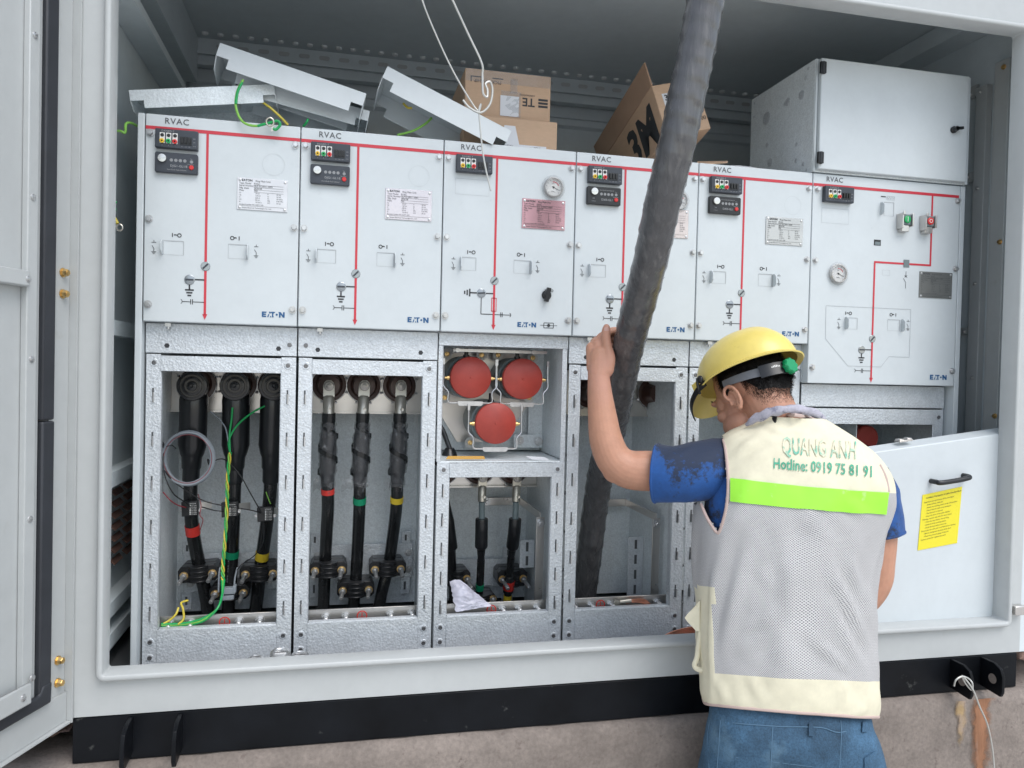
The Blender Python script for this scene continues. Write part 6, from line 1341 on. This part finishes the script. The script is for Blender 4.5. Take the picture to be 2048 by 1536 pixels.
hole = [(1380, 1010), (1400, 1006), (1418, 1042), (1437, 1066), (1449, 1035), (1456, 1000), (1456, 950), (1452, 900), (1446, 872), (1425, 840), (1380, 840)]
def inpoly(u, v, pl_):
    r = False; j = len(pl_)-1
    for i in range(len(pl_)):
        if (pl_[i][1] > v) != (pl_[j][1] > v) and u < (pl_[j][0]-pl_[i][0])*(v-pl_[i][1])/(pl_[j][1]-pl_[i][1])+pl_[i][0]: r = not r
        j = i
    return r
def vmat(i): return 0 if i < NS*2-1 else (1 if i < NS*6.9 else 0)
vs = MB(); n = 96; allv = [p for row in outer for p in row]; fs = []; ms = []
for i in range(len(outer)-1):
    for k in range(n):
        k2 = (k+1) % n; c = (outer[i][k]+outer[i][k2]+outer[i+1][k2]+outer[i+1][k])/4; u, v = proj(c)
        if inpoly(u, v, hole): continue
        fs.append((i*n+k, i*n+k2, (i+1)*n+k2, (i+1)*n+k)); side = (u < 1428 and 1174 < v < 1345 and math.sin(2*math.pi*k/n) > -.2); ms.append(0 if side else vmat(i))
vs.v = allv; vs.f = [list(f_) for f_ in fs]; vs.m = ms
arc = [(.36*math.cos(2*math.pi*(i % n)/n) if False else (i % n)/n*1.02, (i//n)*.0078) for i in range(len(allv))]
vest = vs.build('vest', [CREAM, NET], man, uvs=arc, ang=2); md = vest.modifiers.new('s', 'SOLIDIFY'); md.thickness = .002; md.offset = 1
vbv = BVHTree.FromPolygons(allv, vs.f); tbv = BVHTree.FromPolygons(allv, [(i*n+k, i*n+(k+1) % n, (i+1)*n+(k+1) % n, (i+1)*n+k) for i in range(len(outer)-1) for k in range(n)])
def onvest(u, v, off=.003):
    d = ray(u, v).normalized(); hit = tbv.ray_cast(CAM, d, 4)
    if not hit[0]: return at(u, v, 1.53)
    nrm = hit[1] if hit[1].dot(d) < 0 else -hit[1]
    return hit[0]+nrm*off
def seam(pts, r, name='piping', m=PIPING, par=vest, off=.001):
    q = MB(); q.tube(smoothpath([onvest(u, v, off) for u, v in pts], 4), r, 8); return q.build(name, m, par)
seam([(1403, 1008), (1410, 1026), (1420, 1045), (1437, 1066), (1448, 1038), (1455, 1003), (1457, 965), (1455, 930), (1452, 900), (1448, 880)], .0038)
seam([(1776, 984), (1770, 955), (1758, 930)], .0035)
q = MB(); q.tube(outer[0], .0042, 8, closed=True); q.build('piping', PIPING, vest)
seam([(1497, 846), (1520, 838), (1545, 832), (1590, 830), (1630, 838)], .004)

# green band
q = MB(); G = []
for i in range(5):
    row = []
    for j in range(33):
        s_ = j/32; t_ = i/4; u = 1462+s_*(1774-1462)-t_*s_*5; v = (957+28*s_)*(1-t_)+(1003+25*s_)*t_+3*math.sin(s_*3.1); row.append(onvest(u, v, .0042))
    G.append(row)
q.grid(G); bnd = q.build('reflective_band', LIME, vest, ang=2); md = bnd.modifiers.new('s', 'SOLIDIFY'); md.thickness = .0012; md.offset = 1
# lettering on the back
q = MB(); f1 = lambda x, y: onvest(1563+x, 908+x*.07-y, .0042)
vx, fx = text2d('QUANG ANH', .012, 1.02); wx = max(a for a, b in vx)
q.add([f1(a/wx*147, b*48) for a, b in vx], fx); q.build('lettering', FADEINK, vest, recalc=False, smooth=False)
q = MB(); vx, fx = text2d('Hotline: 0919 75 81 91', .016, 1.02); wx = max(a for a, b in vx)
q.add([onvest(1545+a/wx*196, 937+a/wx*17-b*30, .0042) for a, b in vx], fx); q.build('lettering', GREENINK, vest, recalc=False, smooth=False)
# pocket edge sticking out at the left hip
q = MB(); G = []
for i in range(9):
    t_ = i/8; v = 1200+t_*62; wv = math.sin(t_*math.pi); row = [at(1400-(30*(1-abs(t_-.5)*1.1))*s_*(.55+.45*wv), v+s_*8*(1-t_), 1.60+.02*s_*math.sin(t_*3)) for s_ in [k/5 for k in range(6)]]; G.append(row)
q.grid(G); pk = q.build('pocket_flap', CREAM, vest, ang=2); md = pk.modifiers.new('s', 'SOLIDIFY'); md.thickness = .003
q = MB(); q.tube(smoothpath([at(1402, 1262, 1.60), at(1397, 1290, 1.605), at(1394, 1315, 1.605), at(1389, 1330, 1.605), at(1395, 1338, 1.60), at(1406, 1340, 1.595)], 5), .006, 10); q.build('pocket_edge', CREAM, vest)
# sleeves
def sleeve(cs, nm, wr=.006):
    rows = []
    P_ = smoothpath([c for c, r in cs], 6); R_ = lerplist([r for c, r in cs], 6); nr = None
    for i, p in enumerate(P_):
        t = (P_[min(i+1, len(P_)-1)]-P_[max(i-1, 0)]).normalized(); nr = t.orthogonal().normalized() if nr is None else (nr-t*nr.dot(t)).normalized(); bi = t.cross(nr)
        rows.append([p+(nr*math.cos(a)+bi*math.sin(a))*(R_[i]+wr*noise.fractal(V((p.x*11+math.cos(a)*1.2, p.y*11+math.sin(a)*1.2, p.z*11)), 1, 2, 3)) for a in [2*math.pi*k/48 for k in range(48)]])
    q = MB(); q.grid(rows, closed=True); s_ = q.build(nm, SHIRT, man, ang=2); md = s_.modifiers.new('s', 'SOLIDIFY'); md.thickness = .0025; md.offset = 0
    q = MB(); q.tube([(rows[-1][k]) for k in range(48)], .0032, 8, closed=True); q.build('cuff', SHIRT, s_)
sleeve([(at(1500, 940, 1.85), .050), (at(1464, 934, 1.79), .064), (at(1436, 937, 1.70), .067), (at(1400, 942, 1.635), .067), (at(1350, 948, 1.63), .064), (at(1314, 946, 1.648), .0665)], 'sleeve')
sleeve([(at(1728, 950, 1.66), .055), (at(1742, 990, 1.66), .060), (at(1754, 1030, 1.66), .056), (at(1760, 1066, 1.66), .0535)], 'sleeve')
# collar and towel
q = MB(); CC = at(1568, 838, 1.625)
for nm, m, rr, z0, hgt, tilt in (('collar', SHIRT, .050, -.022, .022, -.12), ):
    G = []
    for i in range(4): G.append([CC+V((math.cos(a)*(rr+.006*i/3), math.sin(a)*(rr+.012+.006*i/3), z0+hgt*(1-i/3)*1.0+tilt*math.cos(a)*.06-.018*math.sin(a))) for a in [math.radians(105+110*k/24) for k in range(25)]])
    q.grid(G)
cl_ = q.build('collar', BLACKP, man, ang=2); md = cl_.modifiers.new('s', 'SOLIDIFY'); md.thickness = .004
q = MB(); tp = [(1492, 850, 1.60), (1510, 838, 1.575), (1535, 827, 1.555), (1565, 820, 1.55), (1598, 819, 1.555), (1626, 825, 1.57), (1646, 837, 1.60), (1640, 846, 1.66)]; pth = smoothpath([at(*p) for p in tp], 6); G = []
for i, p in enumerate(pth): 
    t = (pth[min(i+1, len(pth)-1)]-pth[max(i-1, 0)]).normalized(); nr = (_up-t*_up.dot(t)).normalized(); bi = t.cross(nr); tp_ = .5+.5*math.sin(math.pi*min(1, (i+2)/(len(pth)*.5)))
    G.append([p+(nr*math.cos(a)*(.0095+.006*noise.noise(V((i*.28, math.cos(a), math.sin(a)+1))))+bi*math.sin(a)*.006)*(1 if i > 6 else .4+.1*i) for a in [2*math.pi*k/14 for k in range(14)]])
q.grid(G, closed=True); q.build('neck_towel', TOWEL, man, ang=2)
# jeans
JR = [((1424, 1402), (1734, 1425), .080, 1.600), ((1419, 1440), (1739, 1452), .094, 1.60), ((1411, 1485), (1750, 1490), .108, 1.60), ((1402, 1540), (1764, 1542), .114, 1.61), ((1396, 1600), (1772, 1600), .112, 1.62), ((1394, 1650), (1776, 1650), .106, 1.63)]
jr = catm([torso_ring(*r) for r in JR], 8); jo = [[p+(p-sum(row, V((0, 0, 0)))/96).normalized()*(.003*noise.fractal(V((p.x*12, p.y*12, p.z*14)), 1, 2, 4)) for p in row] for row in jr]
q = MB(); q.grid(jo, closed=True)
cr = sum(jo[-1], V((0, 0, 0)))/96
for k0, ft in ((48, footL), (0, footR)):
    base = []; ring = jo[-1]
    half = [ring[(k0-24+j) % 96] for j in range(49)]; mid = [half[-1]+(half[0]-half[-1])*(j+1)/12 for j in range(11)]; base = half+mid
    cb_ = sum(base, V((0, 0, 0)))/len(base); G = [base]
    for i in range(1, 15):
        t = i/14; c = cb_+(V((ft.x, ft.y, GZ+.05))-cb_)*t+V((0, .03*math.sin(t*3.14), 0)); sc = 1-.42*t
        G.append([c+(p-cb_)*sc*(1+.03*noise.noise(V((p.x*9, p.y*9, t*9)))) - V((0, 0, (p-cb_).z*sc)) for p in base])
    q.grid(G, closed=True)
jn = q.build('jeans', DENIM, man, ang=2)
jbv = BVHTree.FromPolygons(q.v, q.f)
def onj(u, v, off=.002):
    d = ray(u, v).normalized(); hit = jbv.ray_cast(CAM, d, 4)
    if not hit[0]: return at(u, v, 1.52)
    nrm = hit[1] if hit[1].dot(d) < 0 else -hit[1]; return hit[0]+nrm*off
def jline(pts, r, nm, m): q = MB(); q.tube(smoothpath([onj(u, v, r*.6) for u, v in pts], 4), r, 6); q.build(nm, m, jn)
jline([(1418, 1436), (1470, 1446), (1560, 1453), (1640, 1455), (1680, 1465), (1735, 1448)], .0012, 'waistband_seam', STITCH)
jline([(1681, 1440), (1682, 1480), (1678, 1540)], .0011, 'back_seam', STITCH); jline([(1545, 1455), (1543, 1500), (1541, 1540)], .0011, 'back_seam', STITCH); jline([(1421, 1440), (1415, 1480), (1419, 1540)], .0010, 'side_seam', STITCH); jline([(1441, 1440), (1438, 1490), (1434, 1540)], .0010, 'side_seam', STITCH)
def jpatch(pts, off, nm, m=DENIM):
    q = MB(); (a, b, c, d) = pts; G = [[onj((a[0]*(1-s_)+b[0]*s_)*(1-t_)+(d[0]*(1-s_)+c[0]*s_)*t_, (a[1]*(1-s_)+b[1]*s_)*(1-t_)+(d[1]*(1-s_)+c[1]*s_)*t_, off) for s_ in [k/10 for k in range(11)]] for t_ in [k/6 for k in range(7)]]
    q.grid(G); o = q.build(nm, m, jn, ang=2); md = o.modifiers.new('s', 'SOLIDIFY'); md.thickness = .0022; md.offset = 1; return o
jpatch([(1470, 1510), (1626, 1528), (1622, 1600), (1470, 1600)], .001, 'back_pocket'); jline([(1473, 1515), (1550, 1524), (1624, 1533)], .0009, 'pocket_stitch', STITCH); jpatch([(1727, 1516), (1748, 1502), (1766, 1600), (1728, 1600)], .001, 'back_pocket'); jline([(1729, 1520), (1747, 1507)], .0009, 'pocket_stitch', STITCH)
for a, b in (((1616, 1446), (1626, 1472)), ((1722, 1444), (1731, 1464))): jpatch([(a[0], a[1]), (a[0]+9, a[1]), (b[0], b[1]), (b[0]-10, b[1])], .003, 'belt_loop')
for ft, s_ in ((footL, 0), (footR, 1)):
    q = MB(); c = V((ft.x, ft.y, GZ)); q.ell(c+V((0, .05, .035)), (.048, .13, .042)); q.ell(c+V((0, -.01, .08)), (.046, .055, .07)); q.box(c.x-.045, c.x+.045, c.y-.07, c.y+.165, GZ+.001, GZ+.018); q.build('shoe', BOOT, man, bevel=.006)
